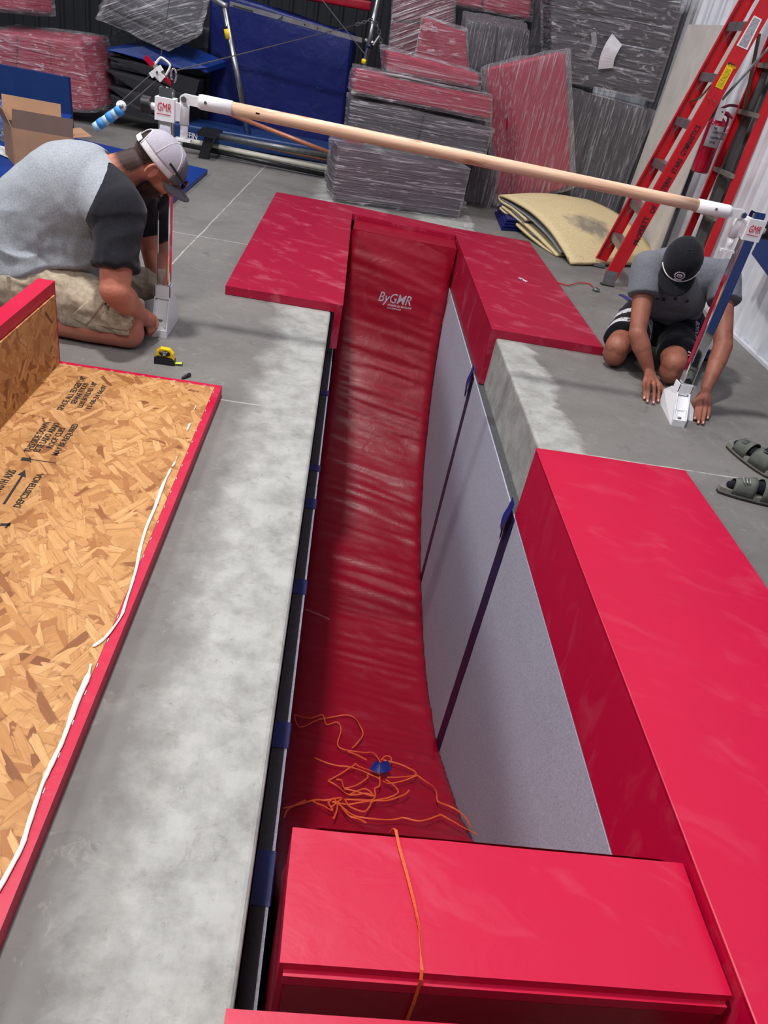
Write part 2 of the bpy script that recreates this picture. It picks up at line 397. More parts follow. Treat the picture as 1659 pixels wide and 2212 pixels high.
def bxo(name, p0, p1, mat, parent=None, bevel=0, M4=None, **k):
    bm = bmesh.new(); box(bm, p0, p1, M4)
    if bevel: bev(bm, bevel)
    return add(name, bm, mat, parent, **k)
def text(s, org, xd, yd, size, mat, parent, name='lettering', off=0.0, shear=0, up=.0006, spacing=1.0, align='LEFT', label=None, conform=None, xs=1.0, fit=None):
    cu = bpy.data.curves.new(name, 'FONT'); cu.body = s; cu.size = size; cu.offset = off*size; cu.shear = shear; cu.extrude = .0004
    cu.space_character = spacing; cu.align_x = align; cu.resolution_u = 2
    t = bpy.data.objects.new(name, cu); COL.objects.link(t)
    me = bpy.data.meshes.new_from_object(t); bpy.data.objects.remove(t)
    if fit:
        xx = [v.co.x for v in me.vertices]; xs = fit/max(1e-6, max(xx)-min(xx))
    X = V(xd).normalized(); Y = V(yd); Y = (Y-X*Y.dot(X)).normalized(); Z = X.cross(Y)
    me.transform(Matrix.Translation(V(org)+Z*up) @ Matrix((X, Y, Z)).transposed().to_4x4() @ Matrix.Diagonal((xs, 1, 1, 1)))
    if conform:
        for v in me.vertices: v.co = conform(v.co)
    return add(name, me, mat, parent, label=label)
def wob(v, sc, seed=0.0): return noise.noise(V(v)*sc+V((seed, seed*1.7, -seed)))
def soften(bm, cuts, amp, sc=(3, 3, 3), seed=0.0, fine=0.0):
    bmesh.ops.triangulate(bm, faces=[f for f in bm.faces if len(f.verts) > 4])
    bmesh.ops.subdivide_edges(bm, edges=bm.edges[:], cuts=cuts, use_grid_fill=True)
    bm.normal_update()
    nn = {v: v.normal.copy() for v in bm.verts}
    for v in bm.verts:
        c = v.co; q = V((c.x*sc[0]+seed, c.y*sc[1], c.z*sc[2]))
        d = noise.noise(q)*amp+noise.noise(q*3.1)*amp*.4
        if fine: d += noise.noise(q*9)*fine
        v.co = c+nn[v]*d
# ------------------------------------------------------------------ setting
bm = bmesh.new()
FX = [-9, 0, .965, 2.93]; FY = [-3, .50, 6.75, 11.8]
def slab(bm, x0, x1, y0, y1, r=None):
    box(bm, (x0, y0, -2.6), (x1, y1, 0))
slab(bm, -9, 0, -3, 11.8); slab(bm, .965, 3.2, -3, 11.8); slab(bm, 0, .965, -3, .50); slab(bm, 0, .965, 6.75, 11.8)
es = [e for e in bm.edges if abs(e.verts[0].co.z) < 1e-4 and abs(e.verts[1].co.z) < 1e-4 and abs(e.verts[0].co.x-e.verts[1].co.x) < 1e-4 and any(abs(e.verts[0].co.x-q) < 1e-4 for q in (0, .965)) and abs(e.verts[0].co.y-e.verts[1].co.y) > 10]
bmesh.ops.bevel(bm, geom=es, offset=.014, segments=3, profile=.5, affect='EDGES')
floor = add('floor', bm, M['concrete'], kind='structure')
bxo('floor_pit', (-.2, .3, -2.75), (1.2, 7, -2.55), M['concrete'], kind='structure')
def corrugated(name, a, b, nrm, h, pitch=.305, mat='corr'):
    a = V(a); b = V(b); L = (b-a).length; d = (b-a)/L; n = V(nrm); bm = bmesh.new(); prof = []; s = 0
    while s < L:
        for ds, e in ((0, 0), (.10, 0), (.12, .012), (.15, .012), (.17, 0), (.25, 0), (.27, .032), (.300, .032)): prof.append((s+ds, e))
        s += pitch+.015
    lo = [bm.verts.new(a+d*q+n*e) for q, e in prof]; hi = [bm.verts.new(a+d*q+n*e+V((0, 0, h))) for q, e in prof]
    lo2 = [bm.verts.new(a+d*q-n*.06) for q, e in prof]; hi2 = [bm.verts.new(a+d*q-n*.06+V((0, 0, h))) for q, e in prof]
    for i in range(len(lo)-1):
        bm.faces.new((lo[i], lo[i+1], hi[i+1], hi[i])); bm.faces.new((lo2[i+1], lo2[i], hi2[i], hi2[i+1]))
        bm.faces.new((hi[i], hi[i+1], hi2[i+1], hi2[i])); bm.faces.new((lo2[i], lo2[i+1], lo[i+1], lo[i]))
    bm.faces.new((lo[0], hi[0], hi2[0], lo2[0])); bm.faces.new((lo[-1], lo2[-1], hi2[-1], hi[-1]))
    return add(name, bm, M[mat], kind='structure')
corrugated('wall_right', (2.53, -3, 0.0), (3.09, 11.6, 0), (-1, .0384, 0), 6.6)
corrugated('wall_back', (-9, 11.6, 0), (3.2, 11.6, 0), (0, -1, 0), 6.6, mat='wall_gap_shade')
bxo('ceiling', (-9, -3, 6.62), (3.2, 11.8, 6.75), M['ceiling'], kind='structure')
bm = bmesh.new(); prism(bm, [(2.49, -3, 0), (2.52, -3, 0), (2.865, 6, 0), (2.835, 6, 0)], (0, 0, .02)); add('trim_1', bm, M['corr'], kind='structure')
# ------------------------------------------------------------------ pit lining
PX0, PX1 = .062, .918
segs = [(.62, 2.76), (2.76, 4.30), (4.30, 5.45), (5.45, 6.70)]
for side in ('right', 'left'):
    for i, (a, b) in enumerate(segs):
        pos = ['nearest the camera', 'second from the camera', 'third from the camera', 'farthest from the camera'][i]
        x0, x1 = (PX1, .962) if side == 'right' else (.004, .046)
        t = thing('foam_panel', ((x0+x1)/2, a, -2.5), f'grey felt-faced foam panel lining the {side} wall of the pit, {pos}', 'foam panel', f'foam panels along the {side} side of the pit')
        fw = .007
        if side == 'right':
            bxo('foam_core', (x0+fw, a+.002, -2.5), (x1, b-.002, -.297), M['foam_edge'], t)
            bxo('felt_face', (x0, a+.002, -2.5), (x0+fw, b-.002, -.298), M['felt'], t)
        else:
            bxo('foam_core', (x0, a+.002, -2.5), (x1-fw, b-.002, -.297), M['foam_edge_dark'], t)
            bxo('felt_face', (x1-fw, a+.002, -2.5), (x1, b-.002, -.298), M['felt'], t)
# blue tape seams on the right lining
for (y, top, lab) in ((2.76, -.30, 'wide navy tape seam running down the right lining, nearer the camera'), (4.30, -.31, 'narrow navy tape seam running down the right lining near the far mat')):
    bm = bmesh.new(); n = 26; wd = .052 if y < 3 else .040
    L = [(y-wd+random.uniform(-.003, .003), -.30-2.1*k/n) for k in range(n+1)]; R = [(y+wd+random.uniform(-.003, .003), -.30-2.1*k/n) for k in range(n+1)]
    for k in range(n):
        hexa(bm, [(PX1-.0025, L[k+1][0], L[k+1][1]), (PX1-.0004, L[k+1][0], L[k+1][1]), (PX1-.0004, R[k+1][0], R[k+1][1]), (PX1-.0025, R[k+1][0], R[k+1][1]),
                  (PX1-.0025, L[k][0], L[k][1]), (PX1-.0004, L[k][0], L[k][1]), (PX1-.0004, R[k][0], R[k][1]), (PX1-.0025, R[k][0], R[k][1])])
    s = add('tape_seam', bm, M['tape_dark'], label=lab, cat='tape', group='tape seams on the right lining')
    bm = bmesh.new()
    pts = [V((PX1-.006, y+.03, -.25)), V((PX1-.012, y+.035, -.31)), V((PX1-.018, y+.05, -.37)), V((PX1-.012, y+.055, -.43))]
    ribbon(bm, spline(pts, 5), .055, .0015, (-1, 0, .1))
    ribbon(bm, spline([p+V((-.004, -.035, -.02)) for p in pts], 5), .03, .0015, (-1, .4, .1))
    add('tape_end', bm, M['tape'], label='crumpled blue tape end at the top of the '+('nearer seam' if y < 3 else 'farther seam'), cat='tape', group='crumpled tape ends')
# tape tabs over the left lining
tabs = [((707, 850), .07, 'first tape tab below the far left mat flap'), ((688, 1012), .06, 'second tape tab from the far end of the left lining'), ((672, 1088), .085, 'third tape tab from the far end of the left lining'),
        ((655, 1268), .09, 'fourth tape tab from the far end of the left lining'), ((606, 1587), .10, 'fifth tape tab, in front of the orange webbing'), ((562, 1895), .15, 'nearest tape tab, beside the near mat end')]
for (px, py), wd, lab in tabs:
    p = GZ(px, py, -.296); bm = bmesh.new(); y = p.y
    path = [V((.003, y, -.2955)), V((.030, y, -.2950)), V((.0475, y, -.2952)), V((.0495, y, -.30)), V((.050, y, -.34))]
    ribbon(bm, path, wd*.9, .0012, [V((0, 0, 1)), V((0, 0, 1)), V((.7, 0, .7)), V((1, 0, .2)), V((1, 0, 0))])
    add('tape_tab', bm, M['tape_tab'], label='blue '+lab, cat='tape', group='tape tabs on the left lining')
# ------------------------------------------------------------------ curved pit mat
PROF = [(.93, .012), (1.02, -.22), (1.22, -.62), (1.52, -1.02), (1.80, -1.31), (2.10, -1.53), (2.42, -1.69), (2.86, -1.86), (3.42, -1.945), (4.06, -1.91), (4.72, -1.755), (5.29, -1.46), (5.68, -1.06), (5.90, -.70), (6.02, -.30), (6.12, .012)]
sp = spline([V((0, y, z)) for y, z in PROF], 14)
L = [0]
for a, b in zip(sp, sp[1:]): L.append(L[-1]+(b-a).length)
TOT = L[-1]
def prof_at(s):
    s = max(0, min(TOT-1e-6, s)); i = 0
    lo, hi = 0, len(L)-1
    while hi-lo > 1:
        m = (lo+hi)//2
        if L[m] <= s: lo = m
        else: hi = m
    t = (s-L[lo])/(L[lo+1]-L[lo]); p = sp[lo].lerp(sp[lo+1], t); d = (sp[lo+1]-sp[lo]).normalized()
    return p, V((0, -d.z, d.y))
def prof_z(y):
    for a, b in zip(sp, sp[1:]):
        if a.y <= y <= b.y and b.y > a.y: return a.z+(b.z-a.z)*(y-a.y)/(b.y-a.y)
    return 0
def crease(x, s):
    u = (x-PX0)/(PX1-PX0)
    a = noise.noise(V((s*7.0+x*1.2, x*1.1, 3.3)))*.5+noise.noise(V((s*16+x*3.5, x*1.7, 8.1)))*.5
    a = 1-abs(a)*3.2; a = max(a, -.6)
    amp = .004+.010*math.exp(-((s-5.3)/1.5)**2)+.004*math.exp(-((s-2.4)/1.6)**2)
    side = .6+.5*u
    b = noise.noise(V((s*2.0+x*1.5, x*3, 1.7)))*.008
    edge = math.exp(-((1-u)/.10)**2)*noise.noise(V((s*26, x*6, 2)))*.006
    fade = min(1, (TOT-s)/.25)*min(1, s/.3)
    return (-a*amp*side+b+edge)*fade
def mat_pt(x, s):
    p, n = prof_at(s); return V((x, p.y, p.z))+n*crease(x, s), n
NS, NX = 430, 30; X0, X1 = .075, .912
bm = bmesh.new(); grid = []
for i in range(NS+1):
    s = TOT*i/NS; row = []
    for j in range(NX+1):
        x = X0+(X1-X0)*j/NX
        p, n = mat_pt(x, s); e = min(j, NX-j)
        if e == 0: p = p-n*.02
        elif e == 1: p = p-n*.004
        row.append(bm.verts.new(p))
    grid.append(row)
for i in range(NS):
    for j in range(NX): bm.faces.new((grid[i][j], grid[i+1][j], grid[i+1][j+1], grid[i][j+1]))
lowl, lowr = [], []
for i in range(NS+1):
    p, n = prof_at(TOT*i/NS); th = .26
    bl = V((X0, p.y, p.z))-n*th; br = V((X1, p.y, p.z))-n*th
    for q in (bl, br): q.y = min(max(q.y, .63), 6.40); q.z = max(q.z, -2.5)
    lowl.append(bm.verts.new(bl)); lowr.append(bm.verts.new(br))
for i in range(NS):
    bm.faces.new((grid[i][0], lowl[i], lowl[i+1], grid[i+1][0])); bm.faces.new((grid[i][NX], grid[i+1][NX], lowr[i+1], lowr[i])); bm.faces.new((lowl[i], lowr[i], lowr[i+1], lowl[i+1]))
mat_t = thing('curved_pit_mat', (.49, 3.5, -2.2), 'long crimson vinyl mat curving like a slide along the bottom of the pit', 'mat')
add('mat_cover', bm, M['red_pit'], mat_t, smooth=True)
# end blocks of the mat (far and near rims)
def rounded(name, corners, mat, parent, bw=.012, cuts=0, amp=0, seed=0, **k):
    bm = bmesh.new(); hexa(bm, corners); bev(bm, bw, 3)
    if cuts: soften(bm, cuts, amp, seed=seed)
    o = add(name, bm, mat, parent, smooth=True, **k); o.data.set_sharp_from_angle(angle=.16); return o
rounded('mat_end', [(.082, 6.12, -.32), (.915, 6.08, -.32), (.945, 6.37, -.32), (.09, 6.44, -.32), (.082, 6.155, .012), (.915, 6.10, .012), (.925, 6.385, .012), (.09, 6.46, .012)], M['red_pit'], mat_t, .012, 5, .004, 2)
rounded('mat_end', [(.07, .655, -.62), (.908, .655, -.62), (.908, .915, -.62), (.07, .915, -.62), (.067, .66, .018), (.909, .66, .018), (.909, .922, .018), (.067, .922, .018)], M['red'], mat_t, .014, 7, .0035, 5)
bm = bmesh.new(); box(bm, (.076, .649, -.034), (.905, .662, -.004)); bev(bm, .003)
add('seam_flap', bm, M['red'], mat_t)
rounded('zip_flap', [(.082, .646, -.40), (.90, .646, -.40), (.90, .656, -.40), (.082, .656, -.40), (.082, .651, -.040), (.90, .651, -.040), (.90, .656, -.040), (.082, .656, -.040)], M['red_pit'], mat_t, .006, 3, .003)
def on_mat(px, py):
    r = ray(px, py); o = V((0, 0, CAMH)); k = .5/r.y
    while k*r.y < 6.2:
        p = o+r*k
        if p.y > .94 and p.z < prof_z(p.y)+.004: return p
        k += .004/r.y
    return p
# logo print on the mat
def conform(c):
    best = None; s0 = TOT-(6.12-0)*0
    # distance along the profile is stored in c.y (metres from the far rim)
    s = TOT-c.y; p, n = mat_pt(c.x, s); return p+n*.003
cl = GY(816, 650, 5.93); cr = GY(893, 668, 5.93); 
def arc_of(z):
    for k in range(len(sp)-1, 0, -1):
        if sp[k].z < z: return TOT-L[k]
    return 0
aB = arc_of(cl.z)
ltx = lambda s_, x, a, size, off=.02, sh=0, xs=1.0, sp_=.9: text(s_, (x, 0, 0), (1, 0, 0), (0, 1, 0), size, M['print_white'], mat_t, 'printed_lettering', off=off, shear=sh, spacing=sp_, xs=xs, conform=lambda c: conform(V((c.x, a-c.y, 0))))
ltx('ByGMR', cl.x, aB-.004, .108, .010, .25, .80, 1.0)
ltx('ATLANTA, GA  800-752-0248', cl.x+.085, aB+.022, .021, .03, .15, .78, .95)
ltx('www.bygmr.com', cl.x+.085, aB+.044, .021, .03, .15, .82, .95)
# ------------------------------------------------------------------ angle mats on the pit rims
def angle_mat(x_in, x_out, y0, y1, label, side, flap=.30, mat='red_dusty', group='L-shaped rim mats', seed=0, th=.045):
    t = thing('angle_mat', ((x_in+x_out)/2, (y0+y1)/2, 0), label, 'mat', group)
    sgn = 1 if side == 'right' else -1
    top = .05
    rounded('top_pad', [(min(x_in, x_out), y0, .002), (max(x_in, x_out), y0, .002), (max(x_in, x_out), y1, .002), (min(x_in, x_out), y1, .002),
                        (min(x_in, x_out), y0, top), (max(x_in, x_out), y0, top), (max(x_in, x_out), y1, top), (min(x_in, x_out), y1, top)], M[mat], t, .008, 6, .002, seed)
    a, b = (x_in, x_in+th-.005) if side == 'right' else (x_in-th+.005, x_in)
    rounded('side_flap', [(a, y0, -flap), (b, y0, -flap), (b, y1, -flap), (a, y1, -flap), (a, y0, top-.001), (b, y0, top-.001), (b, y1, top-.001), (a, y1, top-.001)], M[mat], t, .006, 5, .002, seed+4)
    tb('seam_welt', [(x_in, y0+.004, top-.003), (x_in, (y0+y1)/2, top-.003), (x_in, y1-.004, top-.003)], .0035, M[mat], t, 6)
    return t
am = angle_mat(.918, 1.575, -1.2, 2.735, 'long clean bright crimson rim mat along the near right side of the pit', 'right', .29, 'red', seed=1)
am2 = angle_mat(.930, 1.60, 4.165, 6.66, 'dusty crimson rim mat with a tiny white print, at the far right of the pit', 'right', .29, seed=2)
am3 = angle_mat(.060, -.592, 4.14, 6.80, 'dusty crimson rim mat at the far left of the pit', 'left', .21, seed=3)
tl = GZ(1117, 600, .05)
for k, (s_, dy) in enumerate((('GMR', .0), ('BY', .035), ('TAG', .065))):
    if k < 1: text('GMR', (tl.x, tl.y, .0525), (.55, -1, 0), (1, .55, 0), .045, M['print_white'], am2, 'printed_lettering', off=.03)
# narrow rim strips over both ends of the pit
t = thing('rim_strip_mat', (.49, 6.55, 0), 'narrow crimson strip mat over the far end of the pit, below the wrapped stack', 'mat')
rounded('top_pad', [(.035, 6.50, .002), (.925, 6.40, .002), (.925, 6.66, .002), (.035, 6.80, .002), (.035, 6.50, .05), (.925, 6.40, .05), (.925, 6.66, .05), (.035, 6.80, .05)], M['red_dusty'], t, .008, 5, .002, 8)
rounded('side_flap', [(.085, 6.475, -.29), (.925, 6.39, -.29), (.925, 6.42, -.29), (.085, 6.51, -.29), (.085, 6.475, .045), (.925, 6.39, .045), (.925, 6.42, .045), (.085, 6.51, .045)], M['red_dusty'], t, .006, 5, .002, 9)
t = thing('rim_strip_mat', (.45, .3, 0), 'crimson strip mat over the near end of the pit, cut off by the bottom edge', 'mat')
rounded('top_pad', [(-.012, .1, .002), (.90, .1, .002), (.90, .569, .002), (-.012, .569, .002), (-.012, .1, .05), (.90, .1, .05), (.90, .569, .05), (-.012, .569, .05)], M['red'], t, .008, 4, .001, 8)
# orange strap across the near rim
def strap(name, pts, wd, label, cat, ups=(0, 0, 1), grp=None, th=.0014, mat='orange'):
    bm = bmesh.new(); ribbon(bm, pts, wd, th, ups); return add(name, bm, M[mat], label=label, cat=cat, group=grp)
sp_pts = [(855, 1794), (862, 1830), (876, 1880), (893, 1945), (906, 2008), (908, 2055), (911, 2095)]
P_ = [GZ(x, y, .0225) for x, y in sp_pts]
path = [P_[0]+V((-.006, .012, -.03)), P_[0]+V((-.003, .006, -.004))]+P_+[V((P_[-1].x, .652, .012)), V((P_[-1].x+.0, .6435, -.06)), V((P_[-1].x+.001, .638, -.35))]
n_ = len(path); ups = [V((0, 1, 0)), V((0, .7, .7))]+[V((0, 0, 1)) for _ in P_]+[V((0, -.7, .7)), V((0, -1, 0)), V((0, -1, 0))]
ups[6] = V((.7, 0, .7)); ups[7] = V((1, 0, .5)); ups[5] = V((.2, 0, 1))
strap('webbing_strap', path, .0062, 'orange webbing strap lying across the near red mat end', 'strap', ups)
# tangled webbing in the bottom of the pit (pixels of zoom 580..1060 x 1520..1900, factor 3.456)
def zz(pts): return [(580+a/3.456, 1520+b/3.456) for a, b in pts]
strings = [
 [(190, 90), (235, 185), (400, 125), (610, 100), (680, 180), (700, 250), (620, 345)],
 [(190, 95), (300, 122), (400, 98), (430, 165), (510, 152), (538, 210), (522, 335), (700, 375), (780, 380), (840, 470)],
 [(590, 368), (730, 438)],
 [(340, 420), (470, 468), (600, 488), (760, 545), (830, 580)],
 [(445, 590), (620, 488), (645, 462), (680, 490), (830, 545)],
 [(440, 595), (520, 640), (600, 700), (720, 690), (780, 705)],
 [(500, 580), (540, 590), (560, 650), (640, 635), (730, 575), (735, 545)],
 [(560, 655), (700, 690), (775, 712), (750, 670), (700, 655), (600, 700)],
 [(835, 440), (870, 410), (910, 420), (905, 465)],
 [(850, 445), (1020, 490), (1090, 555), (880, 572)],
 [(1110, 560), (920, 615), (850, 600)],
 [(825, 565), (820, 640), (785, 660), (790, 700), (760, 740), (560, 742)],
 [(1110, 560), (1230, 655), (1250, 740), (1270, 760), (1400, 820), (1520, 890), (1530, 955)],
 [(870, 590), (950, 660), (940, 710), (800, 745), (600, 778), (470, 760)],
 [(100, 810), (330, 752), (440, 745), (540, 735), (460, 800), (440, 760)],
 [(110, 885), (150, 810), (270, 752)],
 [(310, 745), (400, 795), (470, 830), (440, 770), (480, 735)],
 [(480, 740), (540, 800), (620, 860), (720, 890), (920, 895), (1000, 885), (1120, 908), (1250, 868), (1300, 870), (1600, 1015)],
 [(510, 770), (500, 840), (475, 895)],
 [(560, 740), (600, 800), (700, 838), (745, 800), (770, 762), (870, 755), (1000, 710), (1040, 680)],
 [(540, 800), (590, 870), (650, 890), (720, 928)],
]
t = thing('webbing_tangle', on_mat(760, 1740), 'tangle of thin orange webbing lying in the bottom of the pit', 'webbing')
for i, st in enumerate(strings):
    pts = [on_mat(x, y) for x, y in zz(st)]
    pts = [V((min(max(p.x, .09), .90), p.y, p.z)) for p in pts]
    q = spline(pts, 6); ups = []
    out = []
    for k, p in enumerate(q):
        zc = prof_z(p.y); _, n = V(), V((0, 0, 1))
        lift = .012+.012*abs(noise.noise(p*9+V((i, 0, 0))))+.001*i
        out.append(V((p.x, p.y, zc+lift))); a = 1.3*noise.noise(V((k*.16, i*3.3, 0))); ups.append(V((math.sin(a)*.6, math.sin(a)*.8, max(.15, math.cos(a)))))
    bm = bmesh.new(); ribbon(bm, out, .0072, .001, ups); add('webbing', bm, M['orange'], t)
p = on_mat(822, 1670); bm = bmesh.new()
q = spline([p+V((-.045, .02, .03)), p+V((-.01, -.005, .045)), p+V((.04, .025, .035))], 5)
ribbon(bm, q, .05, .002, [V((0, -.6, 1))]*len(q)); add('tape_scrap', bm, M['tape'], label='scrap of blue tape stuck on the orange webbing tangle', cat='tape')
p = on_mat(700, 1337); bm = bmesh.new(); q = spline([V((.10, p.y+.04, prof_z(p.y)+.03)), V((.18, p.y+.02, prof_z(p.y)+.022)), V((.27, p.y-.02, prof_z(p.y)+.02))], 5)
ribbon(bm, q, .016, .001, (0, .2, 1)); add('tape_strip', bm, M['wrap_soft'], label='thin whitish strip stuck on the shaded left side of the pit mat', cat='tape')
tb('cord', [GX(987, 590, .905), GX(970, 640, .905), GX(955, 700, .907)], .0025, M['orange'], seg=6, label='thin orange cord hanging down the right lining at the far end', cat='cord')
tb('cord', spline([GZ(1200, 608, .01), GZ(1225, 616, .008), GZ(1250, 611, .012), GZ(1272, 613, .008), GZ(1280, 619, .01)], 6), .004, M['ladder'], seg=6, label='short red cord on the floor beside the ladder foot', cat='cord')
# ------------------------------------------------------------------ upturned angle mat with strand board side up
t = thing('upturned_mat', (-.75, 1.6, 0), 'upturned L-shaped mat showing its strand board back and red vinyl edging', 'mat')
ox0, ox1, oy0, oy1, ot = -1.10, -.40, -.6, 2.875, .045
rounded('vinyl_border', [(ox0, oy0, .001), (ox1, oy0, .001), (ox1, oy1, .001), (ox0, oy1, .001), (ox0, oy0, ot), (ox1, oy0, ot), (ox1, oy1, ot), (ox0, oy1, ot)], M['red'], t, .006, 5, .001, 3)
bxo('strand_board', (ox0+.05, oy0+.03, ot-.012), (ox1-.027, oy1-.026, ot+.0015), M['osb'], t)
fz = .372
rounded('flap_border', [(ox0-.01, oy0, .02), (-1.048, oy0, .02), (-1.048, oy1, .02), (ox0-.01, oy1, .02), (ox0-.01, oy0, fz), (-1.048, oy0, fz), (-1.048, oy1, fz), (ox0-.01, oy1, fz)], M['red'], t, .008, 5, .0015, 6)
bm = bmesh.new(); hgt = fz-.045-.045; box(bm, (0, 0, -.006), (hgt, oy1-.032-oy0-.03, 0))
me = bpy.data.meshes.new('upright_strand_board'); bm.to_mesh(me); bm.free(); me.materials.append(M['osb'])
o = bpy.data.objects.new('upright_strand_board', me); COL.objects.link(o); o.parent = t
o.location = V((-1.0462, oy0+.03, .045))-t.location; o.rotation_euler = (0, -math.pi/2, 0); o.location.x += -.0
# staples round the board
bm = bmesh.new(); y = .5
while y < 2.82:
    box(bm, (ox1-.0245, y, ot), (ox1-.023, y+.012, ot+.0025)); y += .085
x = ox0+.07
while x < ox1-.05:
    box(bm, (x, oy1-.0235, ot), (x+.012, oy1-.022, ot+.0025)); x += .062
add('staples', bm, M['white_soft'], t, kind='stuff')
for p in t.children:
    if p.name.startswith('staples'): p['kind'] = 'stuff'
# glue bead
def gl(px, py): return GZ(px, py, ot+.004)
beads = [([(383, 985), (377, 1000), (372, 1008)], [.001, .004, .003]), ([(369, 1013), (352, 1048), (335, 1095), (316, 1140), (303, 1185), (295, 1225), (285, 1260), (272, 1300), (262, 1330), (240, 1362), (222, 1382), (200, 1397)], [.004, .006, .005, .0045, .005, .004, .0035, .004, .003, .004, .005, .002]),
         ([(196, 1434), (190, 1460), (168, 1510), (150, 1560), (133, 1605), (116, 1640), (95, 1685), (82, 1720), (62, 1780), (48, 1825), (25, 1870), (-5, 1925)], [.003, .007, .007, .005, .005, .0055, .004, .005, .005, .005, .005, .005]),
         ([(410, 915), (404, 930)], [.004, .003]), ([(424, 877), (419, 884)], [.002, .0025])]
for b, rr in beads:
    q = spline([gl(*p) for p in b], 4); rs = []
    for i in range(len(q)): rs.append(rr[min(len(rr)-1, i//4)]*(1+.25*noise.noise(V((i*.7, 0, 0)))))
    bm = bmesh.new(); tube(bm, q, [r*1.0 for r in rs], 8, up=(0, 0, 1), sq=.6); add('glue_bead', bm, M['caulk'], t, smooth=True)
# stencil lettering, reading away from the camera
def st2(s_, a, b, h):
    A = gl(*a); B = gl(*b); d = B-A; d.z = 0; up = V((-d.y, d.x, 0))
    cu = .62*h*len(s_); text(s_, (A.x, A.y, ot+.0018), d, up, h, M['ink'], t, 'stencil_lettering', off=.012, fit=d.length)
st2('SPACE ALL EDGES 1/8"', (134, 886), (187, 814), .030)
st2('SEPARAE TODOS', (163, 872), (192, 828), .028)
st2('LOS BORDES 1/8"', (177, 880), (210, 826), .026)
st2('11-08-24 06:07', (194, 884), (231, 834), .026)
st2('THIS SIDE DOWN', (66, 976), (110, 912), .032)
st2('ESTE LADO ABAJO', (84, 976), (130, 914), .030)
st2('ROOF CLIPS', (112, 968), (142, 924), .028)
st2('MAY BE REQUIRED', (124, 984), (170, 916), .028)
st2('NGTH AXIS', (0, 1062), (36, 1016), .034)
st2('DEPCSISTENCIA', (42, 1096), (94, 1024), .028)
for a, b, wd in (((8, 1088), (52, 1020), .007), ((46, 990), (66, 992), .02), ((66, 991), (120, 999), .004), ((64, 985), (66, 998), .004), ((0, 1132), (22, 1132), .012), ((12, 1139), (22, 1128), .006)):
    bm = bmesh.new(); A = gl(*a); B = gl(*b); d = (B-A).normalized(); s = V((-d.y, d.x, 0))*wd/2
    hexa(bm, [A-s-V((0, 0, .003)), A+s-V((0, 0, .003)), B+s-V((0, 0, .003)), B-s-V((0, 0, .003)), A-s-V((0, 0, .0017)), A+s-V((0, 0, .0017)), B+s-V((0, 0, .0017)), B-s-V((0, 0, .0017))]); add('stencil_bar', bm, M['ink'], t)
bm = bmesh.new(); A = gl(54, 1014); B = gl(38, 1024); C_ = gl(56, 1030)
vs = [bm.verts.new(V((q.x, q.y, ot+.0022))) for q in (A, B, C_)]; bm.faces.new(vs)
add('stencil_arrow', bm, M['ink'], t)
# ------------------------------------------------------------------ bar on two uprights
t = thing('gymnastics_bar', (.5, 3.47, 0), 'round pale wooden rail held between two chrome uprights on white bases, across the pit', 'gymnastics bar')
LX, RX, BY = -.776, 1.806, 3.48
def post(x, ytop):
    o = None
    bm = bmesh.new(); hexa(bm, [(x-.029, BY-.024, .10), (x+.029, BY-.024, .10), (x+.029, BY+.024, .10), (x-.029, BY+.024, .10), (x-.029, BY-.024, ytop), (x+.029, BY-.024, ytop), (x+.029, BY+.024, ytop), (x-.029, BY+.024, ytop)])
    es = [e for e in bm.edges if abs(e.verts[0].co.z-e.verts[1].co.z) > .5]; bmesh.ops.bevel(bm, geom=es, offset=.008, segments=3, profile=.5, affect='EDGES')
    po = add('chrome_post', bm, M['chrome'], t, smooth=False)
    bm = bmesh.new(); box(bm, (x-.025, BY-.02, ytop-.012), (x+.025, BY+.02, ytop+.006)); bev(bm, .006); add('post_cap', bm, M['chrome'], po)
    return po
postL = post(LX, 1.022); postR = post(RX, .985)
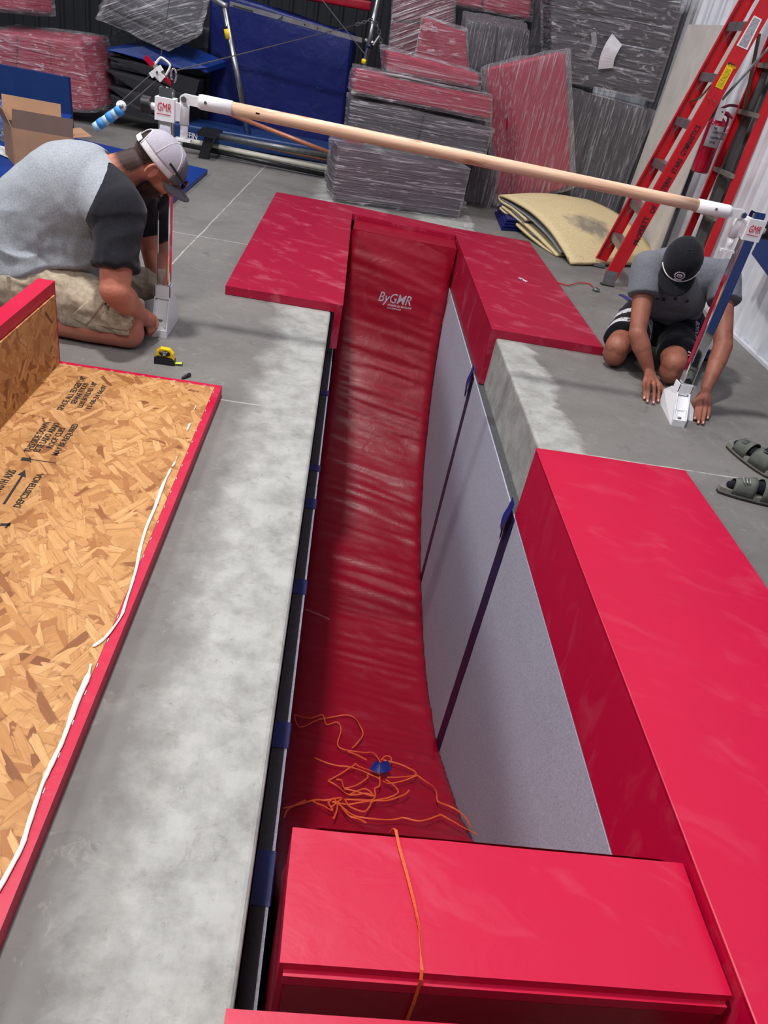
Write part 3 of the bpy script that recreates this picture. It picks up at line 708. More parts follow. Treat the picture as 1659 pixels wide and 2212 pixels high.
def housing(x, z0, z1, side, pz):
    bm = bmesh.new(); box(bm, (x-.040, BY-.036, z0), (x+.038, BY+.034, z1)); bev(bm, .006); h = add('clamp_housing', bm, M['white'], t)
    w = .055; tx = x-.031
    text('GMR', (tx, BY-.0365, z0+.036), (1, 0, 0), (0, 0, 1), .044, M['ink_red'], h, 'printed_lettering', off=.0, shear=.15, fit=.054)
    bxo('printed_rule', (tx, BY-.0372, z0+.024), (tx+w, BY-.0362, z0+.026), M['ink_red'], h)
    s = -1 if side == 'L' else 1
    tb('clamp_stem', [(x+s*.036, BY, (z0+z1)/2), (x+s*.062, BY, (z0+z1)/2)], .014, M['white'], h)
    bm = bmesh.new(); n = 32; pts = []
    for k in range(n):
        r = .034 if (k//4) % 2 else .029; a = 2*math.pi*k/n; pts.append(V((x+s*.064, BY+math.cos(a)*r, (z0+z1)/2+math.sin(a)*r)))
    prism(bm, pts, (s*.035, 0, 0)); add('clamp_knob', bm, M['black'], h)
    s = -s; bx_ = x+s*.072
    bxo('bracket', (min(x+s*.036, bx_), BY-.012, z0+.006), (max(x+s*.036, bx_), BY+.012, z1-.012), M['white'], h)
    tt = tb('swivel_tube', [(bx_, BY, z0-.002), (bx_, BY, z1+.002)], .020, M['white'], t)
    tb('lower_tube', [(bx_, BY, z0-.055), (bx_, BY, z0-.006)], .016, M['white'], t, label='slimmer white tube below the swivel')
    bxo('foot_plate', (bx_-.034, BY-.02, z0-.066), (bx_+.03, BY+.02, z0-.056), M['white'], t, bevel=.002)
    # fork and pin
    px_ = bx_+s*.002
    for dy in (-.019, .013):
        bm = bmesh.new(); R_ = []
        for k in range(9):
            a = math.pi/2+math.pi*k/8; R_.append((px_-s*0+math.cos(a)*.018*s, BY+dy-.006, pz+math.sin(a)*.018))
        R_ += [(px_+s*.065, BY+dy-.006, pz-.020), (px_+s*.065, BY+dy-.006, pz+.016)]
        prism(bm, R_, (0, .006, 0)); add('fork_plate', bm, M['white'], t)
    tb('pivot_bolt', [(px_, BY-.034, pz), (px_, BY+.026, pz)], .0085, M['steel'], t, 8)
    tb('pivot_nut', [(px_, BY-.036, pz), (px_, BY-.026, pz)], .012, M['steel'], t, 6)
    return px_
a = housing(LX, .908, .992, 'L', 1.000); b = housing(RX, .872, .962, 'R', .970)
A = V((a+.04, BY-.003, 1.000)); B = V((b-.04, BY-.003, .968)); d = (B-A).normalized()
def along(x): return A+d*((x-A.x)/d.x)
tb('end_sleeve', [along(a+.055), along(a+.068), along(-.512)], [.026, .0285, .0285], M['white'], t, 20)
tb('end_sleeve', [along(1.523), along(b-.068), along(b-.055)], [.0285, .0285, .026], M['white'], t, 20)
q = [along(-.513+(1.524+.513)*k/12) for k in range(13)]
tb('wooden_rail', q, .0255, M['wood'], t, 24)
for x in (-.615, 1.60):
    c = along(x); bm = bmesh.new(); tube(bm, [c+V((0, -.033, .004)), c+V((0, -.02, .002))], .006, 8); add('set_screw', bm, M['steel'], t)
c = along(-.405); bxo('rail_mark', (c.x-.008, c.y-.0262, c.z+.001), (c.x+.008, c.y-.0245, c.z+.007), M['ink'], t)
# bases
def base(x, inner, y0, yb, zc0, zc1, sk=0.0):
    """welded foot: a sloping trough between side plates; inner = +1 when the pit is on its +x side"""
    x0, x1 = x-.030, x+.030; ytop = BY-.028
    bm = bmesh.new(); hexa(bm, [(x0, y0, 0), (x1, y0, 0), (x1, BY+.03, 0), (x0, BY+.03, 0), (x0, y0, .020), (x1, y0, .020), (x1, ytop, zc0-.01), (x0, ytop, zc0-.01)])
    before = set(t.children); add('foot_body', bm, M['white'], t)
    big = [(y0-.004, 0), (yb, 0), (yb+.01, .07), (BY+.05, zc0+.005), (BY-.034, zc0+.01), (y0-.004, .034)]
    small = [(y0-.004, 0), (BY+.04, 0), (BY+.03, zc0), (BY-.034, zc0+.008), (y0-.004, .034)]
    for xx, rg in ((x1 if inner > 0 else x0-.005, big), (x0-.005 if inner > 0 else x1, small)):
        bm = bmesh.new(); prism(bm, [(xx, a_, b_) for a_, b_ in rg], (.005, 0, 0)); add('side_cheek', bm, M['white'], t)
    # raised frame of the bolt pocket, lying on the slope
    sl = (zc0-.03)/(ytop-y0)
    def P_(u, v, h): return V((x+u, y0+v, .020+sl*v+h))
    for u0, u1_, v0, v1 in ((-.026, -.018, .006, .060), (.018, .026, .006, .060), (-.026, .026, .002, .008), (-.026, .026, .056, .064)):
        bm = bmesh.new(); hexa(bm, [P_(u0, v0, 0), P_(u1_, v0, 0), P_(u1_, v1, 0), P_(u0, v1, 0), P_(u0, v0, .007), P_(u1_, v0, .007), P_(u1_, v1, .007), P_(u0, v1, .007)]); add('pocket_rim', bm, M['white'], t)
    tb('anchor_bolt', [P_(0, .022, .0), P_(0, .022, .004)], .010, M['greytube'], t, 12)
    bm = bmesh.new(); box(bm, (x0-.004, y0-.008, 0), (x1+.004, y0, .034)); bev(bm, .002); add('front_lip', bm, M['white'], t)
    for c_ in (((x-.036, BY-.034, zc0), (x+.036, BY-.029, zc1)), ((x-.037, BY-.034, zc0-.03), (x-.032, BY+.03, zc1)), ((x+.032, BY-.034, zc0-.03), (x+.037, BY+.03, zc1))):
        bxo('collar_plate', *c_, M['white'], t)
    if sk:
        for o in set(t.children)-before:
            off_ = wloc(o)
            for v in o.data.vertices:
                yv = v.co.y+off_.y
                if yv < BY-.03: v.co.x += sk*(BY-.03-yv)/(BY-.03-y0)
base(LX, 1, 3.395, 3.65, .165, .225); base(RX-.004, -1, 3.312, 3.59, .115, .165, -.036)
# far side wings of both feet
bm = bmesh.new(); prism(bm, [(LX-.034, BY-.03, .160), (LX-.17, BY+.02, .085), (LX-.17, BY+.02, .02), (LX-.036, BY-.07, .02)], (0, .006, 0)); add('wing_plate', bm, M['white'], t)
a_ = GZ(1477, 905); b_ = GZ(1496, 910); c_ = GY(1499, 885, b_.y+.02); d_ = GY(1483, 851, a_.y+.05)
bm = bmesh.new(); prism(bm, [a_, b_, c_, d_], (0, .006, .001)); add('wing_plate', bm, M['white'], t)
bm = bmesh.new(); prism(bm, [GZ(215, 640, .01), GZ(290, 612, .01), GZ(300, 655, .01), GZ(320, 665, .01), GZ(250, 690, .01)], (0, 0, .006)); add('floor_plate', bm, M['white'], t)
# ------------------------------------------------------------------ cable tensioner behind the left upright
t = thing('cable_tensioner', GY(345, 150, 3.9), 'white and red wire cable tensioner with a pulley and blue-white taped spring', 'cable tensioner')
yy = 3.75
def g_(px, py, dy=0): return GY(px, py, yy+dy)
def bar2(name, a, b, w_, h_, mat, parent, dy=0):
    A = g_(*a, dy); B = g_(*b, dy); d = (B-A).normalized(); up = V((0, -1, 0)); s = d.cross(up).normalized(); bm = bmesh.new()
    c = []
    for P in (A, B):
        c.append([P+s*w_/2+up*h_/2, P-s*w_/2+up*h_/2, P-s*w_/2-up*h_/2, P+s*w_/2-up*h_/2])
    hexa(bm, c[0]+c[1]); bev(bm, min(w_, h_)*.2); return add(name, bm, mat, parent)
bar2('tension_bar', (330, 136), (360, 172), .020, .008, M['cork'], t)
bar2('red_handle', (313, 123), (331, 141), .020, .012, M['extred'], t)
bar2('red_handle', (354, 166), (371, 182), .016, .010, M['extred'], t)
bar2('clevis_block', (326, 163), (349, 146), .022, .02, M['white'], t, -.01)
bar2('clevis_block', (333, 150), (352, 172), .030, .026, M['white_soft'], t, -.008)
tb('pin_bolt', [g_(339, 156, -.03), g_(339, 156, .02)], .005, M['steel'], t, 8)
tb('lever_hook', spline([g_(334, 140), g_(343, 128), g_(350, 125), g_(366, 138), g_(366, 148), g_(358, 163)], 5), .0045, M['white'], t)
tb('wire', [g_(327, 160), g_(256, 224)], .0022, M['greytube'], t, 6); tb('wire', [g_(341, 171), g_(271, 232)], .0022, M['greytube'], t, 6)
tb('pulley', [g_(262, 229, -.006), g_(262, 229, .006)], .022, M['white_soft'], t, 24)
tb('pulley_hub', [g_(262, 229, -.010), g_(262, 229, .010)], .009, M['steel'], t, 12)
bar2('shackle', (262, 229), (254, 240), .012, .02, M['greytube'], t); bar2('shackle_lever', (238, 237), (252, 233), .006, .006, M['greytube'], t)
for k in range(6):
    a = k/6; b = (k+1)/6; A_ = V((262, 236)); B_ = V((205, 276))
    m = plain('sky_blue_tape', (58, 140, 216), .6) if k == 0 else None
    if m: M['sky'] = m; M['paleblue'] = plain('pale_blue_wrap', (164, 196, 218), .6)
    tb('spring_wrap', [g_(A_[0]+(B_[0]-A_[0])*a, A_[1]+(B_[1]-A_[1])*a), g_(A_[0]+(B_[0]-A_[0])*b, A_[1]+(B_[1]-A_[1])*b)], .020+(.0015 if k % 2 == 0 else 0), M['sky'] if k % 2 == 0 else M['paleblue'], t, 14)
tb('spring_end', [g_(207, 274), g_(200, 279)], .002, M['steel'], t, 6)
q = []
for k in range(25):
    a = 2*math.pi*k/24; c = g_(375, 163); q.append(c+V((math.sin(a)*.011, 0, math.cos(a)*.026)))
tb('carabiner', q, .004, M['chrome'], t)
tb('black_strap', [g_(372, 172), g_(374, 186)], .008, M['black'], t, 8)
tb('steel_cable', [g_(346, 132), GY(375, -60, 3.75)], .0018, M['greytube'], label='thin steel cable rising from the tensioner past the wrapped black mat', cat='cable', seg=6)
tb('steel_cable', [g_(382, 152), GY(775, 52, 8.4)], .0028, M['greytube'], label='thin steel cable running across the blue mat to the chain', cat='cable', seg=6)
tb('steel_cable', [GY(680, -20, 8.35), GY(792, 122, 8.35)], .005, M['greytube'], label='steel cable slanting down to the right chrome post', cat='cable', seg=6)
# ------------------------------------------------------------------ ladder
t = thing('step_ladder', (2.4, 6.0, 0), 'tall red fibreglass step ladder with aluminium steps and handwritten lettering', 'ladder')
def rail(name, b0, b1, wd, dep, sgn, m=M['ladder'], upd=None):
    b0, b1 = V(b0), V(b1); d = (b1-b0).normalized(); yv = V((0, sgn, 0)); yv = (yv-d*yv.dot(d)).normalized(); s = d.cross(yv).normalized()
    if s.x < 0: s = -s
    bm = bmesh.new()
    def bar(c0, c1, d0, d1):
        hexa(bm, [b0+s*c0+yv*d0, b0+s*c1+yv*d0, b0+s*c1+yv*d1, b0+s*c0+yv*d1, b1+s*c0+yv*d0, b1+s*c1+yv*d0, b1+s*c1+yv*d1, b1+s*c0+yv*d1])
    bar(-wd/2, wd/2, 0, .005); bar(-wd/2, -wd/2+.005, .005, dep); bar(wd/2-.005, wd/2, .005, dep)
    return add(name, bm, m, t), d, s
NB, NT_ = GZ(1313, 618), GY(1681, -30, 5.80); FB, FT = GZ(1292, 576), GY(1629, -30, 6.22)
nr, nd_, ns = rail('front_rail', NB+V((0, 0, .06)), NT_+(NT_-NB)*.25, .102, .028, 1)
fr, fd, fs = rail('front_rail', FB+V((0, 0, .06)), FT+(FT-FB)*.25, .096, .028, -1)
RA0, RA1 = GY(1455, 575, 6.27), GY(1627, 172, 6.22); RB0, RB1 = GY(1528, 548, 5.86), GY(1668, 205, 5.90)
def ext(a, b, z): return a+(b-a)*((z-a.z)/(b.z-a.z))
rail('rear_rail', ext(RA0, RA1, .03), ext(RA0, RA1, 2.6), .055, .022, -1); rail('rear_rail', ext(RB0, RB1, .03), ext(RB0, RB1, 2.6), .06, .022, 1)
def at_z(a, b, z): return a+(b-a)*((z-a.z)/(b.z-a.z))
for k, z in enumerate([GY(x_, y_, 6.24).z for x_, y_ in ((1313, 506), (1355, 431), (1407, 341), (1458, 251), (1512, 154), (1572, 47))]+[GY(1572, 47, 6.24).z+.3]):
    a = at_z(NB, NT_, z); b = at_z(FB, FT, z); s_ = t
    bm = bmesh.new(); y0 = a.y+.006; y1 = b.y-.006; xa, xb = a.x, b.x
    hexa(bm, [(xa-.042, y0, z-.055), (xa+.040, y0, z-.006), (xb+.040, y1, z-.006), (xb-.042, y1, z-.055), (xa-.042, y0, z), (xa+.040, y0, z), (xb+.040, y1, z), (xb-.042, y1, z)])
    so = add('step', bm, M['alu'], t)
    for yy_, xx_ in ((y0+.03, xa), (y1-.03, xb)):
        tb('step_brace', [(xx_-.03, yy_+(.06 if yy_ == y0+.03 else -.06), z-.03), (xx_-.03+0, yy_-(.02 if yy_ == y0+.03 else -.02), z-.12)], .005, M['alu'], so, 6)
for z in (.62, .92, 1.32, 1.62):
    a = ext(RA0, RA1, z); b = ext(RB0, RB1, z); bm = bmesh.new()
    hexa(bm, [(a.x-.02, b.y, z-.03), (a.x+.004, b.y, z-.03), (a.x+.004, a.y, z-.03), (a.x-.02, a.y, z-.03), (a.x-.028, b.y, z), (a.x+.01, b.y, z), (a.x+.01, a.y, z), (a.x-.028, a.y, z)])
    add('rear_brace', bm, M['cork'], t)
# feet
bm = bmesh.new(); a = NB; box(bm, (a.x-.052, a.y-.004, .008), (a.x+.045, a.y+.004, .115)); bev(bm, .002); f_ = add('foot_plate', bm, M['alu'], t)
for dx, dz in ((-.02, .03), (.02, .035), (-.015, .08), (.022, .085)): tb('rivet', [(a.x+dx, a.y-.008, dz), (a.x+dx, a.y-.003, dz)], .006, M['steel'], f_, 8)
bxo('foot_pad', (a.x-.055, a.y-.01, 0), (a.x+.048, a.y+.04, .010), M['sole'], t)
bm = bmesh.new(); a = FB; box(bm, (a.x-.05, a.y-.035, .006), (a.x+.045, a.y+.004, .03)); bev(bm, .002); add('foot_plate', bm, M['alu'], t)
bxo('foot_pad', (a.x-.052, a.y-.04, 0), (a.x+.048, a.y+.01, .008), M['sole'], t)
for s_, p0, p1 in ((0, (1500, 198, 6.2), (1545, 165, 6.0)), (0, (1545, 165, 6.0), (1655, 70, 5.95))):
    pass
tb('spreader_bar', [at_z(FB, FT, 1.30)+V((.0, -.01, 0)), GY(1511, 212, 6.18), GY(1552, 168, 6.12)], .008, M['brass'], t, 6)
tb('spreader_bar', [GY(1612, 90, 5.83), GY(1640, 75, 5.83), GY(1608, 235, 6.1)], .012, M['brass'], t, 6)
tb('spreader_bar', [GY(1560, 215, 5.86), GY(1668, 95, 5.86)], .010, M['greytube'], t, 6)
for dx in (1531, 1542): 
    c = GY(dx, 212+(dx-1531)*.45, 5.79); tb('rivet', [c+V((0, -.004, 0)), c+V((0, .004, 0))], .006, M['steel'], t, 8)
# stickers and handwriting on the near rail
def on_rail(px, py):
    # plane of the near rail web
    n = nd_.cross(ns).normalized(); r = ray(px, py); o = V((0, 0, CAMH)); k = (NB-V((0, .0015, 0))-o).dot(n)/r.dot(n); return o+r*k
def sticker(name, c4, mat, up=.001):
    bm = bmesh.new(); q = [on_rail(*c) for c in c4]; n = (q[1]-q[0]).cross(q[3]-q[0]).normalized(); n = n if n.y < 0 else -n
    hexa(bm, [p-n*.001 for p in q]+[p+n*up for p in q]); return add(name, bm, mat, nr)
def barcode(name, c1, c2, wdt, seed):
    m = NT(name); w1 = m.t.nodes.new('ShaderNodeTexNoise')
    f = m.noise(m.co(scale=(40, 1, 220)), 3, 3, .8); m.set(col=m.ramp(f, [(.45, lin(c1)), (.5, lin(c2))]), rough=.5); return m.m
sticker('warning_sticker', [(1591, 98), (1614, 108), (1646, 42), (1629, 33)], M['white'], .0008)
sticker('sticker_print', [(1595, 97), (1612, 104), (1642, 43), (1629, 37)], barcode('fine_grey_print', (90, 88, 98), (186, 184, 192), 1, 0), .0014)
sticker('warning_sticker', [(1545, 187), (1560, 194), (1588, 141), (1574, 133)], M['yellow'], .0008)
sticker('sticker_band', [(1571, 139), (1585, 146), (1588, 141), (1574, 133)], M['ink'], .0014)
sticker('sticker_print', [(1548, 185), (1559, 191), (1580, 152), (1570, 147)], barcode('fine_black_print', (90, 80, 10), (232, 204, 20), 1, 0), .0012)
A = on_rail(1571.5, 141); B = on_rail(1584, 147.5)
text('CAUTION', A+V((.004, -.002, -.002)), B-A, nd_, .020, M['yellow'], nr, 'sticker_lettering', off=.01, xs=.62)
def hand(s_, a, b, h, xs=1):
    A = on_rail(*a); B = on_rail(*b); d = B-A; n = V((0, -1, 0)); up = n.cross(d).normalized()
    if up.x > 0: up = -up
    cu = .60*h*len(s_); text(s_, A+V((0, -.0012, 0)), d, up, h, M['ink'], nr, 'handwriting', off=.008, fit=d.length*xs)
hand('PROPERTY', (1378, 531), (1403, 470), .060); hand('OF', (1412, 462), (1419, 444), .05)
hand('WESTERN', (1424, 434), (1452, 385), .052); hand('STARS', (1458, 376), (1475, 345), .052); hand('GYMNASTICS', (1478, 338), (1514, 274), .055, 1.0)
# ------------------------------------------------------------------ fire extinguisher, boards on right wall
t = thing('fire_extinguisher', GX(1512, 378, 2.78), 'dark red fire extinguisher with a paper tag hanging on the white corrugated wall', 'fire extinguisher')
EB = GX(1510, 372, 2.74); ET = V((EB.x+.015, EB.y+.01, EB.z+.43)); ET = GX(1548, 248, 2.76)
ax = V((0, 0, 1)); H_ = ET.z-EB.z; R_ = .068
tb('cylinder', [EB, EB+ax*.012, EB+ax*(H_-.06), EB+ax*(H_-.03), EB+ax*(H_-.005)], [R_-.01, R_, R_, R_*.8, R_*.4], M['extred'], t, 32)
bm = bmesh.new(); seg = 14; z0, z1 = EB.z+H_*.47, EB.z+H_*.84; r = R_+.0012; P0, P1 = [], []
for k in range(seg+1):
    a = math.radians(-150+100*k/seg); P0.append(bm.verts.new((EB.x+math.cos(a)*r, EB.y+math.sin(a)*r, z0))); P1.append(bm.verts.new((EB.x+math.cos(a)*r, EB.y+math.sin(a)*r, z1)))
for k in range(seg): bm.faces.new((P0[k], P0[k+1], P1[k+1], P1[k]))
lb = add('paper_label', bm, plain('silver_label', (176, 176, 184), .5), t)
for z_, s_, c_ in ((z1-.025, 'FIRE', 'ink'), (z1-.05, 'CLASS A B C', 'ink'), (z1-.09, 'HALOTRON', 'ink'), (z1-.12, '15.5 LB', 'ink')):
    text(s_, (EB.x-.045, EB.y-R_-.004, z_), (1, 0, 0), (0, 0, 1), .02, M[c_], lb, 'label_lettering', off=.02, xs=.8)
tb('valve_neck', [EB+ax*(H_-.01), EB+ax*(H_+.035)], .018, M['brass'], t)
tb('lower_handle', [EB+ax*(H_+.03)+V((-.02, 0, 0)), EB+ax*(H_+.03)+V((.05, .0, .0)), EB+ax*(H_+.0)+V((.10, 0, 0))], .009, M['extred'], t, 8)
tb('squeeze_lever', spline([EB+ax*(H_+.045)+V((-.02, 0, 0)), EB+ax*(H_+.08)+V((.04, 0, 0)), EB+ax*(H_+.085)+V((.11, 0, 0))], 4), .010, M['pink_dark'], t, 8)
tb('hose', spline([EB+ax*(H_+.02)+V((.02, -.02, 0)), EB+ax*(H_-.0)+V((.06, -.02, 0)), EB+ax*(H_-.10)+V((.065, -.02, 0))], 5), .010, M['pink_dark'], t, 8)
bxo('inspection_tag', (EB.x-.07, EB.y-.075, EB.z+H_-.03), (EB.x-.005, EB.y-.073, EB.z+H_+.055), M['paper'], t)
tb('tag_hole', [(EB.x-.025, EB.y-.0765, EB.z+H_+.03), (EB.x-.025, EB.y-.0735, EB.z+H_+.03)], .006, M['ink'], t, 10)
bxo('wall_bracket', (2.78, EB.y-.03, EB.z+.25), (2.86, EB.y+.03, EB.z+.30), M['steel'], t)
t = thing('leaning_board', (2.82, 7.5, 0), 'large cream board leaning against the white corrugated wall behind the ladder', 'board')
bm = bmesh.new(); c = [GX(1404, 568, 2.78), V((2.82, 8.19, 0)), V((2.88, 8.19, 1.86)), GX(1597, 55, 2.82)]
c[0].z = .002
prism(bm, c, (.02, 0, 0)); add('board_face', bm, M['cream'], t)
bm = bmesh.new(); e0 = GX(1428, 541, 2.80); e1 = GX(1592, 70, 2.82); prism(bm, [c[0], c[0]+V((0, -.10, 0)), V((2.81, c[3].y-.10, c[3].z)), c[3]], (.008, 0, 0)); add('folded_edge', bm, M['cream'], t)
st_ = thing('wall_strip', (2.84, 6.1, 0), 'dark grey flat strip standing against the wall behind the ladder rear legs', 'strip')
bm = bmesh.new(); a0 = GX(1505, 560, 2.86); a1 = GX(1650, 150, 2.86)
prism(bm, [V((2.815, a0.y+.06, .0)), V((2.815, a0.y-.12, .0)), V((2.815, a1.y-.12, 2.6)), V((2.815, a1.y+.06, 2.6))], (.012, 0, 0)); add('strip_face', bm, M['darkstrip'], st_)
# ------------------------------------------------------------------ wrapped mat bundles at the back
def bundle(label, F, D, mat, layers=1, axis='v', wrap='wrap_h', cat='mat bundle', name='wrapped_mats', group='plastic wrapped mat bundles', seed=0, gap=.012, rnd=.03, puff=.016, tuft=None):
    """F: front face BL,BR,TR,TL; D: depth vector. Layers stack along the face height ('v'), width ('h') or depth ('d')"""
    F = [V(p) for p in F]; D = V(D); c = (F[0]+F[1]+F[0]+D+F[1]+D)/4
    t = thing(name, (c.x, c.y, min(p.z for p in F)), label, cat, group)
    def corner(u, v, w_): return (F[0]*(1-u)+F[1]*u)*(1-v)+(F[3]*(1-u)+F[2]*u)*v+D*w_
    rnd_ = random.Random(seed)
    for k in range(layers):
        lo, hi = k/layers, (k+1)/layers; g = gap/2; j = rnd_.uniform(-.006, .006)
        H = max((F[3]-F[0]).length, .01); W_ = (F[1]-F[0]).length; DD = D.length
        R = [[0, 1], [0, 1], [0, 1]]; i = {'h': 0, 'v': 1, 'd': 2}[axis]; ln = (W_, H, DD)[i]; R[i] = [lo+g/ln, hi-g/ln]
        (u0, u1), (v0, v1), (w0, w1) = R
        if wrap:
            kk_ = .010+puff*.6; fu, fv, fw_ = kk_/W_, kk_/H, kk_/DD; u0, u1 = fu+u0*(1-2*fu), fu+u1*(1-2*fu); v0, v1 = fv+v0*(1-2*fv), fv+v1*(1-2*fv); w0, w1 = fw_+w0*(1-2*fw_), fw_+w1*(1-2*fw_)
        u0 += j; u1 += j*.6
        cs = [corner(u0, v0, w0), corner(u1, v0, w0), corner(u1, v0, w1), corner(u0, v0, w1), corner(u0, v1, w0), corner(u1, v1, w0), corner(u1, v1, w1), corner(u0, v1, w1)]
        bm = bmesh.new(); hexa(bm, cs); bmesh.ops.recalc_face_normals(bm, faces=bm.faces); th = min(rnd, .28*min([(cs[1]-cs[0]).length, (cs[4]-cs[0]).length, (cs[3]-cs[0]).length])); bev(bm, th, 3); soften(bm, 4, .006, seed=seed+k)
        add('mat_pad', bm, M[mat] if isinstance(mat, str) else M[mat[k % len(mat)]], t, smooth=True)
    if wrap:
        cc = sum((corner(a, b, d) for a in (0, 1) for b in (0, 1) for d in (0, 1)), V((0, 0, 0)))/8
        eU, eV, eW = (F[1]-F[0]).normalized(), (F[3]-F[0]).normalized(), D.normalized(); k_ = .001
        ex = lambda q: corner(*q)+eU*(2*q[0]-1)*k_+eV*(2*q[1]-1)*k_+eW*(2*q[2]-1)*k_
        cs = [ex(q) for q in ((0, 0, 0), (1, 0, 0), (1, 0, 1), (0, 0, 1), (0, 1, 0), (1, 1, 0), (1, 1, 1), (0, 1, 1))]
        bm = bmesh.new(); hexa(bm, cs); bmesh.ops.recalc_face_normals(bm, faces=bm.faces); bev(bm, .02, 2)
        sc = {'wrap_h': (1.2, 1.2, 9), 'wrap_v': (9, 9, 1.2), 'wrap_d': (3, 3, 7), 'wrap_soft': (3, 3, 3)}[wrap]
        soften(bm, 9, puff, sc, seed+9, puff*.4)
        for v in bm.verts: v.co.z = max(v.co.z, .003)
        add('stretch_wrap', bm, M[wrap], t, smooth=True)
        if tuft:
            for q, s_ in tuft:
                bm = bmesh.new(); bmesh.ops.create_icosphere(bm, subdivisions=4, radius=s_)
                for v in bm.verts: v.co = v.co*(1+.8*noise.noise(v.co*22/s_*.05+V((seed, 0, 0)))); v.co.z *= .7; v.co += V(q)
                add('wrap_knot', bm, M['wrap_soft'], t, smooth=True)
    return t
def fl(px, py, z=0): return GZ(px, py, z)
# lowest charcoal bundle of the centre stack
A0, A1 = fl(715, 438), fl(993, 476); up = V((0, 0, .465))
dA = V((-.10, .50, 0))
bundle('lowest wrapped charcoal mat bundle of the centre stack, on the floor', [A0, A1, A1+up*.95, A0+up], dA, ['plum', 'plum'], 1, 'v', 'wrap_h', seed=11, tuft=[(fl(712, 438, .02), .03), (fl(1012, 488, .02), .035), (fl(1000, 440, .05), .03)])
zB = .47; B0, B1 = fl(757, 300, zB), fl(1040, 378, zB)
B0.y = max(B0.y, 7.42)
B0 = V((-.07, 7.50, zB)); B1 = V((1.12, 7.62, zB)); 
Bt0 = GY(757, 212, 7.48); Bt1 = GY(1072, 278, 7.60)
bundle('dark charcoal wrapped mat bundle in the middle of the centre stack', [B0, V((GY(1035, 392, 7.6).x, 7.6, zB)), Bt1, Bt0], (-.05, .62, 0), 'charcoal', 2, 'h', 'wrap_h', seed=12)
C0 = GY(757, 208, 7.50); C1 = GY(1064, 270, 7.62)
bundle('wide wrapped crimson mat bundle resting on the charcoal one in the centre stack', [C0+V((0, 0, .012)), C1+V((0, 0, .012)), GY(1066, 205, 7.62), GY(770, 147, 7.50)], (-.05, .60, 0), 'pink', 1, 'v', 'wrap_h', seed=13, tuft=[(GY(764, 172, 7.46), .02), (GY(763, 200, 7.46), .018)])
D0 = GY(835, 163, 7.56); D1 = GY(1040, 198, 7.64)
bundle('narrower wrapped crimson mat bundle on top of the centre stack', [D0+V((0, 0, .010)), D1+V((0, 0, .010)), GY(1042, 158, 7.64), GY(835, 103, 7.56)], (-.05, .52, 0), 'pink', 1, 'v', 'wrap_h', seed=14)
bundle('wrapped crimson pad with a plastic knot behind the top of the centre stack', [GY(888, 150, 8.30), GY(1018, 185, 8.36), GY(1010, 62, 8.36), GY(912, 28, 8.30)], (0, .11, 0), 'pink', 1, 'v', 'wrap_soft', seed=15, tuft=[(GY(925, 58, 8.22), .05), (GY(938, 64, 8.20), .03), (GY(978, 88, 8.24), .025)])
bundle('tall wrapped maroon mat bundle behind the centre stack, left of the plastic knot', [GY(832, 200, 8.7), GY(985, 215, 8.75), GY(985, -30, 8.75), GY(852, -40, 8.7)], (0, .35, 0), 'pink_dark', 3, 'v', 'wrap_d', seed=16)
bundle('grey wrapped box-shaped mat bundle behind the centre stack under the maroon one', [GY(992, 150, 8.45), GY(1138, 178, 8.5), GY(1146, 66, 8.5), GY(1006, 42, 8.45)], (0, .5, .08), 'charcoal', 2, 'h', 'wrap_v', seed=17)
bundle('maroon wrapped mat bundle cut off by the top edge, above the grey box-shaped one', [GY(935, 5, 9.1), GY(1150, 48, 9.1), GY(1160, -80, 9.1), GY(940, -110, 9.1)], (0, .5, 0), 'pink', 2, 'h', 'wrap_soft', seed=18)
bundle('grey wrapped mat bundle standing in the gap behind the leaning crimson bundle', [GY(1130, 260, 9.3), GY(1215, 280, 9.3), GY(1225, -60, 9.3), GY(1160, -80, 9.3)], (0, .5, 0), 'charcoal', 2, 'v', 'wrap_v', seed=19)
q0 = fl(1003, 452); q1 = fl(1062, 456)
bundle('dark plum wrapped mat bundle low on the floor behind the lowest charcoal bundle', [q0+V((0, .25, 0)), q1+V((0, .1, 0)), q1+V((.05, .1, .42)), q0+V((0, .25, .42))], (-.1, .5, 0), 'plum', 1, 'v', 'wrap_v', seed=20)
# leaning crimson bundle
h0, h1, h2, h3 = GY(1130, 443, 8.0), GY(1247, 405, 8.0), GY(1235, 101, 8.0), GY(1107, 132, 8.0)
bundle('tall crimson wrapped mat bundle leaning to the left beside the black stack', [h0, h1, h2, h3], (-.27, .17, -.10), 'pink', 2, 'd', 'wrap_v', seed=21, rnd=.05)
bm = bmesh.new()
